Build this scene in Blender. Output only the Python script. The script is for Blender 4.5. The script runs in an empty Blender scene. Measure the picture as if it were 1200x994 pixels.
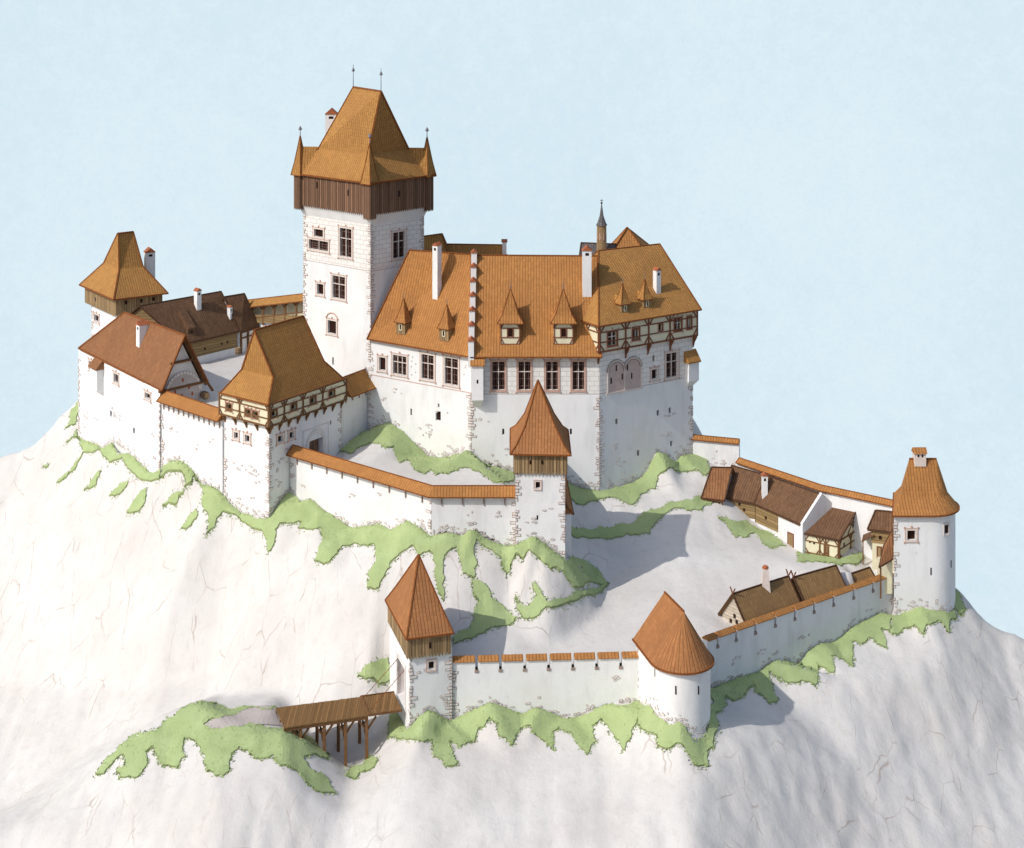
import bpy, bmesh, math, random
from mathutils import Vector as V, noise, geometry
from mathutils.bvhtree import BVHTree
random.seed(7)
sc = bpy.context.scene
col = sc.collection
F, YH, H = 1900.0, -80.0, 78.0           # view camera: focal length (px of a 1200 px picture), horizon row, height
def P(px, py, Y): return V(((px-600)*Y/F, Y, H-(py-YH)*Y/F))
def G(px, py, z):
    Y = F*(H-z)/(py-YH); return V(((px-600)*Y/F, Y, z))
def ray(px, py): return V(((px-600)/F, 1, -(py-YH)/F))
CAM = V((0, 0, H))
def v2(p): return V((p[0], p[1]))

# ------------------------------------------------------------------ materials
def newmat(name):
    m = bpy.data.materials.new(name); m.use_nodes = True
    nt = m.node_tree; bs = nt.nodes['Principled BSDF']; bs.inputs['Roughness'].default_value = .9
    bs.inputs['Specular IOR Level'].default_value = .15
    return m, nt, bs
class N:
    def __init__(s, nt): s.nt = nt
    def new(s, t, **k):
        n = s.nt.nodes.new(t)
        for a, b in k.items(): setattr(n, a, b)
        return n
    def link(s, a, b): s.nt.links.new(a, b)
    def inp(s, n, i, v):
        if hasattr(v, 'node'): s.link(v, n.inputs[i])
        else: n.inputs[i].default_value = v
    def math(s, op, a, b=0.0, c=None, clamp=False):
        n = s.new('ShaderNodeMath', operation=op); n.use_clamp = clamp
        s.inp(n, 0, a); s.inp(n, 1, b)
        if c is not None: s.inp(n, 2, c)
        return n.outputs[0]
    def mix(s, f, a, b, mode='MIX'):
        n = s.new('ShaderNodeMix', data_type='RGBA', blend_type=mode)
        s.inp(n, 0, f)
        for i, x in ((6, a), (7, b)):
            if isinstance(x, tuple): x = (*x, 1) if len(x) == 3 else x
            s.inp(n, i, x)
        return n.outputs[2]
    def noise(s, vec, scale, detail=4, rough=.55):
        n = s.new('ShaderNodeTexNoise'); n.inputs['Scale'].default_value = scale
        n.inputs['Detail'].default_value = detail; n.inputs['Roughness'].default_value = rough
        if vec is not None: s.link(vec, n.inputs['Vector'])
        return n.outputs[0]
    def pos(s): return s.new('ShaderNodeNewGeometry').outputs['Position']
    def scale(s, vec, v):
        n = s.new('ShaderNodeVectorMath', operation='MULTIPLY'); s.link(vec, n.inputs[0]); n.inputs[1].default_value = v
        return n.outputs[0]
    def ramp(s, f, lo, hi):
        n = s.new('ShaderNodeMapRange'); s.inp(n, 0, f); n.inputs[1].default_value = lo; n.inputs[2].default_value = hi
        return n.outputs[0]
    def bump(s, h, strength, dist, bs):
        n = s.new('ShaderNodeBump'); n.inputs['Strength'].default_value = strength; n.inputs['Distance'].default_value = dist
        s.link(h, n.inputs['Height']); s.link(n.outputs[0], bs.inputs['Normal'])
def shade(c, k): return tuple(x*k for x in c)
def m_plain(name, c, var=.2, scale=1.5, bump=.2, rough=.9):
    m, nt, bs = newmat(name); n = N(nt); bs.inputs['Roughness'].default_value = rough
    p = n.pos(); f = n.noise(p, scale, 5); f2 = n.noise(p, scale*7, 3)
    c1 = n.mix(n.ramp(f, .3, .7), shade(c, 1-var), shade(c, 1+var*.5))
    c2 = n.mix(n.math('MULTIPLY', n.ramp(f2, .35, .7), .35), c1, shade(c, 1-var*1.3))
    n.link(c2, bs.inputs['Base Color']); n.bump(f2, bump, .1, bs)
    return m
def m_plaster(name, ashlar_z=None, tint=(.79, .787, .785)):
    m, nt, bs = newmat(name); n = N(nt); p = n.pos()
    streak = n.noise(n.scale(p, (1, 1, .3)), .55, 5, .6)
    fine = n.noise(p, 5, 4); big = n.noise(p, .13, 4)
    c = n.mix(n.ramp(streak, .5, .74), tint, shade(tint, .85))
    c = n.mix(n.math('MULTIPLY', n.ramp(big, .52, .7), .7), c, (.73, .715, .675))
    c = n.mix(n.math('MULTIPLY', n.ramp(fine, .52, .75), .4), c, (.66, .64, .62))
    patch = n.math('MULTIPLY', n.ramp(n.noise(p, .9, 6, .7), .64, .68), .45)
    c = n.mix(patch, c, (.62, .58, .54))
    h = fine
    if ashlar_z is not None:
        uv = n.new('ShaderNodeUVMap').outputs[0]
        br = n.new('ShaderNodeTexBrick'); n.link(uv, br.inputs['Vector'])
        br.inputs['Scale'].default_value = 1; br.inputs['Brick Width'].default_value = 1.35; br.inputs['Row Height'].default_value = .72
        br.inputs['Mortar Size'].default_value = .035; br.inputs['Mortar Smooth'].default_value = .3
        br.inputs['Color1'].default_value = (.80, .78, .74, 1); br.inputs['Color2'].default_value = (.74, .71, .665, 1)
        br.inputs['Mortar'].default_value = (.46, .39, .36, 1)
        sx = n.new('ShaderNodeSeparateXYZ'); n.link(p, sx.inputs[0])
        up = n.math('GREATER_THAN', sx.outputs[2], ashlar_z)
        line = n.math('LESS_THAN', n.math('ABSOLUTE', n.math('SUBTRACT', sx.outputs[2], ashlar_z)), .05)
        c = n.mix(n.math('MULTIPLY', up, .85), c, br.outputs[0])
        c = n.mix(line, c, (.42, .35, .33))
    n.link(c, bs.inputs['Base Color']); n.bump(h, .25, .08, bs)
    return m
def m_tile(name, c, pw=.42, ph=.5, line=.62, var=.13):
    m, nt, bs = newmat(name); n = N(nt); p = n.pos()
    uv = n.new('ShaderNodeUVMap').outputs[0]
    s = n.new('ShaderNodeSeparateXYZ'); n.link(uv, s.inputs[0])
    wob = n.math('MULTIPLY', n.math('SUBTRACT', n.noise(p, .8, 2), .5), .12)
    u = n.math('DIVIDE', n.math('ADD', s.outputs[0], wob), pw); v = n.math('DIVIDE', n.math('ADD', s.outputs[1], wob), ph)
    fu = n.math('FRACT', u); fv = n.math('FRACT', v)
    gu = n.math('ABSOLUTE', n.math('SUBTRACT', fu, .5))          # .5 at the joint between two columns of tiles
    ju = n.ramp(gu, .33, .5)
    jv = n.ramp(fv, .25, 0)
    cb = n.new('ShaderNodeCombineXYZ'); n.link(n.math('FLOOR', u), cb.inputs[0]); n.link(n.math('FLOOR', v), cb.inputs[1])
    wn = n.new('ShaderNodeTexWhiteNoise', noise_dimensions='2D'); n.link(cb.outputs[0], wn.inputs['Vector'])
    cc = n.mix(wn.outputs[0], shade(c, 1-var), shade(c, 1+var*.55))
    big = n.noise(n.scale(p, (1, 1, .6)), .22, 5, .6)
    cc = n.mix(n.math('MULTIPLY', n.ramp(big, .42, .72), .55), cc, (c[0]*.74, c[1]*.72, c[2]*.8))
    sp = n.noise(p, 2.2, 5, .7)
    cc = n.mix(n.math('MULTIPLY', n.ramp(sp, .56, .72), .4), cc, (c[0]*.55, c[1]*.6, c[2]*.9))
    cc = n.mix(n.math('MULTIPLY', ju, line), cc, shade(c, .33))
    cc = n.mix(n.math('MULTIPLY', jv, line*.18), cc, shade(c, .4))
    n.link(cc, bs.inputs['Base Color'])
    hh = n.math('SUBTRACT', n.math('SUBTRACT', 1, ju), n.math('MULTIPLY', jv, .35))
    n.bump(hh, .5, .12, bs)
    return m
def m_plank(name, c, w=.35, horiz=False, line=.8, var=.3):
    m, nt, bs = newmat(name); n = N(nt); p = n.pos()
    uv = n.new('ShaderNodeUVMap').outputs[0]
    s = n.new('ShaderNodeSeparateXYZ'); n.link(uv, s.inputs[0])
    u = n.math('DIVIDE', s.outputs[1 if horiz else 0], w)
    g = n.ramp(n.math('ABSOLUTE', n.math('SUBTRACT', n.math('FRACT', u), .5)), .38, .5)
    wn = n.new('ShaderNodeTexWhiteNoise', noise_dimensions='1D'); n.link(n.math('FLOOR', u), wn.inputs['W'])
    cc = n.mix(wn.outputs[0], shade(c, 1-var), shade(c, 1+var))
    gr = n.noise(n.scale(p, (1, 1, 6) if horiz else (6, 6, .6)), 1.3, 5, .6)
    cc = n.mix(n.math('MULTIPLY', n.ramp(gr, .45, .75), .5), cc, shade(c, .5))
    cc = n.mix(n.math('MULTIPLY', g, line), cc, shade(c, .2))
    n.link(cc, bs.inputs['Base Color']); n.bump(n.math('SUBTRACT', 1, g), .5, .08, bs)
    return m
ORANGE = (.44, .20, .064)
M = dict(
    plaster=m_plaster('white_plaster'),
    keep=m_plaster('plaster_with_ashlar_top', 25.6),
    pal=m_plaster('plaster_with_ashlar_storey', 9.6),
    sgraf=m_plaster('plaster_storey'),
    tile=m_tile('orange_tile', ORANGE),
    tile2=m_tile('ochre_tile', (.43, .215, .066)),
    tile3=m_tile('deep_orange_tile', (.385, .17, .066)),
    brown=m_tile('brown_shingle', (.29, .135, .062), .40, .5, .6, .14),
    dark=m_tile('dark_shingle', (.175, .095, .052), .4, .6, .65, .2),
    barn=m_tile('thatch_brown', (.31, .185, .08), .4, .7, .5, .15),
    slate=m_tile('grey_slate', (.16, .15, .15), .4, .5, .5, .25),
    edge=m_plain('edge_tile', (.25, .085, .025), .3, 2, .4),
    cap=m_plain('red_coping', (.40, .13, .06), .3, 2, .3),
    dedge=m_plain('dark_ridge', (.10, .05, .028), .3, 2, .3),
    stone=m_plain('pale_stone', (.74, .71, .68), .15, 3, .4),
    frame=m_plain('window_stone', (.70, .61, .55), .12, 3, .2),
    rose=m_plain('rose_stone', (.55, .36, .29), .15, 3, .2),
    rosej=m_plain('rose_brown_joint', (.40, .29, .25), .2, 3, .2),
    joint=m_plain('joint_brown', (.34, .26, .22), .2, 3, .2),
    pane=m_plain('dark_glass', (.035, .014, .010), .4, 3, .0, .35),
    grille=m_plain('rose_bar', (.33, .22, .19), .2, 3, .1),
    wood=m_plank('weathered_boards', (.34, .23, .12), .42),
    woodd=m_plank('dark_boards', (.21, .12, .075), .42),
    log=m_plank('log_wall', (.31, .21, .10), .5, True, .7, .18),
    deck=m_plank('bridge_boards', (.24, .135, .055), .3, False, .7, .25),
    beam=m_plain('oak_beam', (.20, .10, .045), .3, 3, .3),
    beamr=m_plain('red_beam', (.22, .085, .045), .3, 3, .3),
    cream=m_plain('cream_infill', (.74, .69, .50), .1, 1, .1),
    iron=m_plain('dark_iron', (.07, .055, .055), .3, 3, .1, .5),
    lead=m_plain('lead_grey', (.20, .20, .22), .3, 3, .1, .5),
)
# ------------------------------------------------------------------ mesh builder
class MB:
    def __init__(s): s.v = []; s.f = []; s.m = []; s.cut = []
    def face(s, pts, mi=0):
        i = len(s.v); s.v += [V(p) for p in pts]; s.f.append(list(range(i, i+len(pts)))); s.m.append(mi)
    def solid(s, bottom, top, mi=0):          # loops with the same count
        n = len(bottom); s.cut.append((len(s.f), len(s.v)))
        s.face(list(reversed(bottom)), mi); s.face(top, mi)
        for i in range(n):
            j = (i+1) % n; s.face([bottom[i], bottom[j], top[j], top[i]], mi)
    def prism(s, plan, z0, z1, mi=0):
        s.solid([V((p[0], p[1], z0)) for p in plan], [V((p[0], p[1], z1)) for p in plan], mi)
    def bar(s, p, q, w, h=None, up=V((0, 0, 1)), mi=0):
        p, q = V(p), V(q); h = h or w; d = (q-p)
        if d.length < 1e-5: return
        d.normalize()
        a = d.cross(up)
        if a.length < 1e-3: a = d.cross(V((0, 1, 0)))
        a.normalize(); b = a.cross(d).normalized()
        a *= w/2; b *= h/2
        s.solid([p-a-b, p+a-b, p+a+b, p-a+b], [q-a-b, q+a-b, q+a+b, q-a+b], mi)
    def tube(s, p, q, r0, r1, n=10, mi=0):
        p, q = V(p), V(q); d = (q-p).normalized(); a = d.cross(V((0, 0, 1)))
        if a.length < 1e-3: a = V((1, 0, 0))
        a.normalize(); b = d.cross(a)
        def ring(c, r): return [c+(a*math.cos(t*2*math.pi/n)+b*math.sin(t*2*math.pi/n))*r for t in range(n)]
        s.solid(ring(p, r0), ring(q, max(r1, .001)), mi)
    def lathe(s, c, prof, n=10, mi=0):
        for (r0, z0), (r1, z1) in zip(prof, prof[1:]): s.tube(c+V((0, 0, z0)), c+V((0, 0, z1)), max(r0, .01), max(r1, .01), n, mi)
    def build(s, name, mats, parent=None, org=None, smooth=False):
        mats = mats if isinstance(mats, (list, tuple)) else [mats]
        if org is None:
            org = V((0, 0, 0))
            if parent is not None:
                r = parent
                while r.parent: r = r.parent
                org = V(r['_o'])
        me = bpy.data.meshes.new(name)
        me.from_pydata([tuple(v-org) for v in s.v], [], s.f)
        for m_ in mats: me.materials.append(m_)
        me.polygons.foreach_set('material_index', s.m)
        bm = bmesh.new(); bm.from_mesh(me)
        bmesh.ops.remove_doubles(bm, verts=bm.verts, dist=1e-4)
        bmesh.ops.dissolve_degenerate(bm, edges=bm.edges, dist=1e-4)
        bmesh.ops.recalc_face_normals(bm, faces=bm.faces)
        uv = bm.loops.layers.uv.new('UVMap')
        for f in bm.faces:
            n = f.normal
            t = V((1, 0, 0)) if abs(n.z) > .999 else V((0, 0, 1)).cross(n).normalized()
            b = n.cross(t)
            for l in f.loops:
                w = l.vert.co+org; l[uv].uv = (w.dot(t), w.dot(b))
            f.smooth = smooth
        bm.to_mesh(me); bm.free()
        o = bpy.data.objects.new(name, me); col.objects.link(o)
        if parent is not None: o.parent = parent
        else: o.location = org
        return o
def poly_offset(pl, d):
    n = len(pl); pl = [v2(p) for p in pl]
    area = sum(pl[i].x*pl[(i+1) % n].y-pl[(i+1) % n].x*pl[i].y for i in range(n))
    sg = 1 if area > 0 else -1; out = []
    for i in range(n):
        a, b, c = pl[i-1], pl[i], pl[(i+1) % n]
        e1 = (b-a).normalized(); e2 = (c-b).normalized()
        n1 = V((e1.y, -e1.x))*sg; n2 = V((e2.y, -e2.x))*sg
        k = (n1+n2); k = k/ max(.3, k.length_squared)*2
        out.append(b+k*d)
    return out
def ring(pl, z): return [V((p[0], p[1], z)) for p in pl]
def centre(pl): return sum((v2(p) for p in pl), V((0, 0)))/len(pl)
def scaled(pl, k, c=None):
    c = c or centre(pl); return [c+(v2(p)-c)*k for p in pl]

class Wall:                       # a vertical plane, A to B left to right as seen from outside
    def __init__(s, A, B):
        s.A = v2(A); s.B = v2(B); s.L = (s.B-s.A).length; s.t = (s.B-s.A)/s.L; s.n = V((s.t.y, -s.t.x))
    def pt(s, a, z, d=0):
        q = s.A+s.t*a+s.n*d; return V((q.x, q.y, z))
    def hit(s, px, py):
        r = ray(px, py); k = s.A.dot(s.n)/(v2(r).dot(s.n)); p = CAM+r*k
        return ((v2(p)-s.A).dot(s.t), p.z)
    def box(s, mb, a0, a1, z0, z1, d0, d1, mi=0):
        f = lambda z: [s.pt(a0, z, d1), s.pt(a1, z, d1), s.pt(a1, z, d0), s.pt(a0, z, d0)]
        mb.solid(f(z0), f(z1), mi)
    def beam(s, mb, a0, z0, a1, z1, w=.25, d0=-.02, d1=.1, mi=0):
        p, q = V((a0, z0)), V((a1, z1)); e = (q-p).normalized(); k = V((-e.y, e.x))*w/2
        c = [p-k, q-k, q+k, p+k]
        mb.solid([s.pt(x.x, x.y, d0) for x in c], [s.pt(x.x, x.y, d1) for x in c], mi)
    def rect(s, x0, y0, x1, y1):
        yc, xc = (y0+y1)/2, (x0+x1)/2
        return s.hit(x0, yc)[0], s.hit(x1, yc)[0], s.hit(xc, y1)[1], s.hit(xc, y0)[1]

def absorb(o, mb, mats, parent):
    t = mb.build('tmp', mats, parent); me = o.data; k = len(me.materials)
    for m_ in t.data.materials: me.materials.append(m_)
    for p in t.data.polygons: p.material_index += k
    bm = bmesh.new(); bm.from_mesh(me); bm.from_mesh(t.data); bm.to_mesh(me); bm.free()
    tm = t.data; bpy.data.objects.remove(t); bpy.data.meshes.remove(tm)
class Thing:
    def __init__(s, name, label, cat, loc, group=None):
        s.o = bpy.data.objects.new(name, None); col.objects.link(s.o); s.o.location = loc; s.o['_o'] = tuple(loc)
        s.o.empty_display_size = .5
        s.o['label'] = label; s.o['category'] = cat
        if group: s.o['group'] = group
        s.cuts = []; s.body = MB()
        THINGS.append(s)
    def part(s, name, mb, mat, parent=None, smooth=False):
        if name in EACH:                       # every piece a part of its own
            ends = mb.cut[1:]+[(len(mb.f), len(mb.v))]
            for (f0, v0), (f1, v1) in zip(mb.cut, ends):
                q = MB(); q.v = mb.v[v0:v1]; q.f = [[i-v0 for i in f] for f in mb.f[f0:f1]]; q.m = mb.m[f0:f1]
                o = q.build(EACH[name], mat, parent or s.o)
            return o
        return mb.build(name, mat, parent or s.o, smooth=smooth)
    def walls(s, mat, name='wall', mats=None):
        o = s.body.build(name, mats or mat, s.o)
        if s.cuts:
            c = MB()
            for w, a0, a1, z0, z1, dep in s.cuts: w.box(c, a0, a1, z0, z1, -dep, .5)
            co = c.build('cutter', M['joint'], s.o)
            md = o.modifiers.new('b', 'BOOLEAN'); md.object = co; md.operation = 'DIFFERENCE'; md.solver = 'EXACT'
            bpy.context.view_layer.update()
            me = bpy.data.meshes.new_from_object(o.evaluated_get(bpy.context.evaluated_depsgraph_get()))
            old = o.data; o.modifiers.clear(); o.data = me; me.name = name
            bpy.data.meshes.remove(old); cm = co.data; bpy.data.objects.remove(co); bpy.data.meshes.remove(cm)
        s.cuts = []
        if not hasattr(s, 'wo'): s.wo = o
        return o
    def window(s, w, x0, y0, x1, y1, kind='plain', px=True, depth=.35, fm='frame'):
        a0, a1, z0, z1 = w.rect(x0, y0, x1, y1) if px else (x0, x1, y0, y1)
        if kind == 'slit':
            s.cuts.append((w, a0, a1, z0, z1, depth+.05)); p = MB(); w.box(p, a0-.02, a1+.02, z0-.02, z1+.02, -depth-.04, -depth)
            s.part('loophole', p, M['pane']); return
        fw = min(.26, (a1-a0)*.2)
        b0, b1, y0_, y1_ = a0+fw, a1-fw, z0+fw, z1-fw
        f = MB(); d1 = .07
        w.box(f, a0, a1, y1_, z1, -.02, d1); w.box(f, a0, a1, z0, y0_, -.02, d1+.05)
        w.box(f, a0, b0, y0_+.001, y1_-.001, -.02, d1-.004); w.box(f, b1, a1, y0_+.001, y1_-.001, -.02, d1-.004)
        k = .07
        w.box(f, a0-k, a1+k, z1, z1+k, -.02, .1, 1); w.box(f, a0-k, a1+k, z0-k, z0, -.02, .13, 1)
        w.box(f, a0-k, a0, z0, z1, -.02, .095, 1); w.box(f, a1, a1+k, z0, z1, -.02, .095, 1)
        if a1-a0 > 1.2:
            for aa in (a0-.12, a1+.12, ):
                for zz in (z0-.1, z1+.1): w.box(f, aa-.11, aa+.11, zz-.11, zz+.11, -.02, .115, 1)
            w.box(f, (a0+a1)/2-.11, (a0+a1)/2+.11, z1+.12, z1+.36, -.02, .115, 1)
        fo = s.part('window', f, [M[fm], M['rose']])
        s.cuts.append((w, b0, b1, y0_, y1_, depth+.05))
        p = MB(); w.box(p, b0-.02, b1+.02, y0_-.02, y1_+.02, -depth-.04, -depth); s.part('pane', p, M['pane'], fo)
        q = MB(); wd = .07 if b1-b0 < 1.3 else .1; mb_ = False; c = (b0+b1)/2
        if kind in ('cross', 'three', 'two'):
            if kind == 'three':
                for cc in (b0+(b1-b0)/3, b0+(b1-b0)*2/3): w.box(q, cc-wd/2, cc+wd/2, y0_, y1_, -.24, -.06)
            else: w.box(q, c-wd/2, c+wd/2, y0_, y1_, -.24, -.06)
            if kind != 'two':
                zz = y0_+(y1_-y0_)*.64; w.box(q, b0, b1, zz-wd/2, zz+wd/2, -.237, -.063)
            s.part('mullion', q, M['frame'], fo)
            g = MB(); nn = 4
            for i in range(nn):
                aa = b0+(b1-b0)*(i+.5)/nn; w.box(g, aa-.018, aa+.018, y0_, y1_, -.3, -.27)
            for i in range(4):
                zz = y0_+(y1_-y0_)*(i+.5)/4; w.box(g, b0, b1, zz-.018, zz+.018, -.302, -.268)
            s.part('grille', g, M['grille'], fo)
        return fo
    def quoins(s, w, end, z0, z1, blk=.62, prob=.85):
        blk *= .72; prob *= .82        # rough corner stones at one end of a wall face
        mb = MB(); z = z0; a = 0 if end == 0 else w.L; sg = 1 if end == 0 else -1
        i = 0
        while z < z1:
            h = blk*random.uniform(.75, 1.1); L = random.uniform(.22, .5) if i % 2 else random.uniform(.5, .95)
            if random.random() < .25: L *= .6
            if random.random() < prob:
                b = sorted((a-sg*.045, a+sg*L))
                w.box(mb, b[0], b[1], z+.015, z+h-.015, -.03, .045, 1)
                w.box(mb, b[0]+.04+(.03 if sg < 0 else -.03), b[1]-.07, z+.08, z+h-.08, -.02, .085, 0)
            z += h; i += 1
        if mb.f: absorb(s.wo, mb, [M['stone'], M['rosej']], s.o)
    def rubble(s, w, base, n, up=1.5, wide=1.0, patches=4):    # stones showing where plaster has gone: base = [(px, py)]
        mb = MB(); pts = sorted(w.hit(*b) for b in base)
        lo, hi = pts[0][0], pts[-1][0]
        def zb(a):
            for p, q in zip(pts, pts[1:]):
                if p[0] <= a <= q[0]: return p[1]+(q[1]-p[1])*(a-p[0])/max(1e-6, q[0]-p[0])
            return pts[0][1] if a < lo else pts[-1][1]
        spots = []
        nc = max(3, n//7); cl = [(random.uniform(lo, hi), random.random()) for _ in range(nc)]
        for i in range(n):
            c = random.choice(cl); a = c[0]+random.gauss(0, .9)
            if a < lo+.2 or a > hi-.2: continue
            spots.append((a, zb(a)+.1+abs(random.gauss(0, up*.33*(.4+c[1])))))
        for i in range(patches):
            ca = random.uniform(lo+1, max(lo+1.2, hi-1)); cz = zb(ca)+random.uniform(2, 7)
            for k in range(random.randint(2, 5)): spots.append((ca+random.gauss(0, .5), cz+random.gauss(0, .28)))
        for a, z in spots:
            if hasattr(s, 'ztop') and z > s.ztop-.6: continue
            ww = random.uniform(.14, .38); hh = random.uniform(.09, .19); k = 7
            an = [2*math.pi*(i+random.uniform(-.25, .25))/k for i in range(k)]
            o1 = [(a+math.cos(t)*ww, z+math.sin(t)*hh) for t in an]; o2 = [(a+math.cos(t)*ww*.72, z+math.sin(t)*hh*.64) for t in an]
            mb.solid([w.pt(x, y, -.02) for x, y in o1], [w.pt(x, y, .03) for x, y in o1], 1)
            mb.solid([w.pt(x, y, .02) for x, y in o2], [w.pt(x, y, .075) for x, y in o2], 0)
        if mb.f: absorb(s.wo, mb, [M['stone'], M['rosej']], s.o)
    def edges(s, segs, mat='edge', w=.22, name='edge_tiles'):
        mb = MB()
        for p, q in segs: mb.bar(p, q, w, w)
        s.part(name, mb, M[mat])
    def loft_roof(s, rings, mat='tile', emat='edge', name='roof', hips=True, w=.2, smooth=False):
        mb = MB(); n = len(rings[0])
        mb.face(list(reversed(rings[0])))
        for a, b in zip(rings, rings[1:]):
            for i in range(n):
                j = (i+1) % n; mb.face([a[i], a[j], b[j], b[i]])
        o = s.part(name, mb, M[mat], smooth=smooth)
        r = rings[0]; segs = [(r[i], r[(i+1) % n]) for i in range(n)]
        if hips:
            for a, b in zip(rings, rings[1:]): segs += [(a[i], b[i]) for i in range(n)]
        t = rings[-1]; segs += [(t[i], t[(i+1) % n]) for i in range(n) if (t[i]-t[(i+1) % n]).length > .3]
        s.edges(segs, emat, w); return o
    def hoarding(s, plan, z0, z1, mat='wood', w=.42, name='hoarding', edges=None):
        mb = MB(); pl = [v2(p) for p in plan]; c = centre(pl); n = len(pl)
        for i in range(n):
            if edges is not None and i not in edges: continue
            A, B = pl[i], pl[(i+1) % n]; W = Wall(A, B)
            if W.n.dot(A-c) < 0: W = Wall(B, A)
            k = max(1, round(W.L/w)); st = W.L/k
            for j in range(k):
                a0, a1 = j*st+.03, (j+1)*st-.03; m_ = (a0+a1)/2; d = random.uniform(0, .03)
                f = [(a0, z1), (a0, z0), (m_, z0-.32), (a1, z0), (a1, z1)]
                mb.solid([W.pt(x, z, -.05+d*.2) for x, z in f], [W.pt(x, z, .05+d) for x, z in f])
        o = s.part(name, mb, M[mat])
        core = MB(); core.prism([tuple(p) for p in poly_offset(pl, -.06)], z0+.1, z1-.02); s.part('inner_boarding', core, M['woodd'], o)
        return o
    def chimney(s, p, w, d, ztop, zbase, t, cap='gable', mat='plaster'):
        W = Wall(v2(p)-t*w/2, v2(p)+t*w/2); mb = MB()
        W.box(mb, 0, w, zbase, ztop, -d, 0)
        o = s.part('chimney', mb, M[mat]); c = MB(); e = .12
        a, b, hgt = -e, w+e, w*.5
        c.solid([W.pt(a, ztop, e), W.pt(b, ztop, e), W.pt(w/2, ztop+hgt, e)], [W.pt(a, ztop, -d-e), W.pt(b, ztop, -d-e), W.pt(w/2, ztop+hgt, -d-e)])
        s.part('chimney_cap', c, M['cap'], o)
        k = MB(); W.box(k, w*.3, w*.7, ztop-.75, ztop-.35, -.05, .015); s.part('smoke_hole', k, M['pane'], o)
        return o
    def finial(s, p, h, r=.05, mat='iron', ball=True, name='finial'):
        mb = MB(); p = V(p)
        mb.tube(p-V((0, 0, .2)), p+V((0, 0, h)), r, r*.5, 6)
        if ball: mb.lathe(p+V((0, 0, h*.72)), [(0, -.22), (r*4, 0), (r*2.2, .3), (0, .6)], 8)
        s.part(name, mb, M[mat])
    def dormer(s, q, w, h, dep, rh, t, kind='small', roof='tile', over=.28, ball=False):
        W = Wall(v2(q)-t*w/2, v2(q)+t*w/2); z = q.z; mb = MB()
        W.box(mb, 0, w, z-.3, z+h, -dep, 0)
        o = s.part('dormer', mb, M['cream'] if kind == 'timber' else M['wood'])
        W2 = W; pl = [W.pt(-over, 0, over), W.pt(w+over, 0, over), W.pt(w+over, 0, -w-over), W.pt(-over, 0, -w-over)]
        pl = [v2(x) for x in pl]; c = centre(pl); r = MB()
        rs = [ring(pl, z+h-.12), ring(scaled(pl, .62), z+h+rh*.22), ring(scaled(pl, .02), z+h+rh)]
        r.face(list(reversed(rs[0])))
        for a, b in zip(rs, rs[1:]):
            for i in range(4): r.face([a[i], a[(i+1) % 4], b[(i+1) % 4], b[i]])
        # ridge running back into the main roof
        zr = z+h+rh*.3; bk = -dep-1.2
        r.face([W.pt(-over*.6, z+h-.1, -w*.4), W.pt(w/2, zr, -w*.4), W.pt(w/2, zr, bk), W.pt(-over*.6, z+h-.1, bk)])
        r.face([W.pt(w+over*.6, z+h-.1, -w*.4), W.pt(w/2, zr, -w*.4), W.pt(w/2, zr, bk), W.pt(w+over*.6, z+h-.1, bk)])
        s.part('dormer_roof', r, M[roof], o)
        e = MB()
        for i in range(4): e.bar(rs[0][i], rs[0][(i+1) % 4], .11); e.bar(rs[0][i], rs[1][i], .09); e.bar(rs[1][i], rs[2][i], .09)
        s.part('dormer_edge', e, M['edge'], o)
        p = MB(); ww, wh = (w*.22, h*.36) if kind == 'timber' else (w*.24, h*.55)
        W.box(p, w/2-ww/2, w/2+ww/2, z+h*.36 if kind == 'timber' else z+h*.22, (z+h*.36 if kind == 'timber' else z+h*.22)+wh, -.02, .03)
        s.part('pane', p, M['pane'], o)
        b = MB()
        if kind == 'timber':
            for a in (.09, w-.09, w/2-ww/2-.1, w/2+ww/2+.1):
                lo, hi = (z+.02, z+h-.14) if a in (.09, w-.09) else (z+h*.3, z+h*.74)
                W.beam(b, a, lo, a, hi, .17, -.02, .07)
            for zz in (z+.08, z+h*.32, z+h*.74, z+h-.2): W.beam(b, 0, zz, w, zz, .15, -.02, .074)
            for a, c2 in ((.1, .55), (w-.1, w-.55)):
                W.beam(b, a, z+h*.3, c2, z+.1, .14, -.02, .066); W.beam(b, a, z+h*.76, c2, z+h-.2, .14, -.02, .066)
            Wl = Wall(W.pt(0, 0, -dep), W.pt(0, 0, 0)); Wr = Wall(W.pt(w, 0, 0), W.pt(w, 0, -dep))
            for X in (Wl, Wr):
                for zz in (z+h*.32, z+h*.74): X.beam(b, 0, zz, dep, zz, .15, -.02, .05)
        else:
            x0, x1, y0, y1 = w/2-ww/2, w/2+ww/2, z+h*.22, z+h*.22+wh
            for a in (x0, x1): W.beam(b, a, y0, a, y1, .1, -.02, .07)
            for zz in (y0, y1): W.beam(b, x0-.05, zz, x1+.05, zz, .1, -.02, .074)
        s.part('timber_frame', b, M['beamr' if kind == 'timber' else 'cream'], o)
        f = MB(); pk = V((c.x, c.y, z+h+rh-.1)); f.tube(pk, pk+V((0, 0, rh*.34)), .05, .02, 6)
        if ball: f.lathe(pk+V((0, 0, rh*.08)), [(0, -.15), (.13, 0), (0, .15)], 8)
        s.part('finial', f, M['lead'], o)
        return o
EACH = dict(coping='coping', loopholes='loophole', window_holes='window_hole', openings='opening', brackets='bracket', roof_struts='roof_strut', gable_horns='gable_horn',
            sill_stones='sill_stone', posts='post', sound_openings='sound_opening')
THINGS = []
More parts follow.
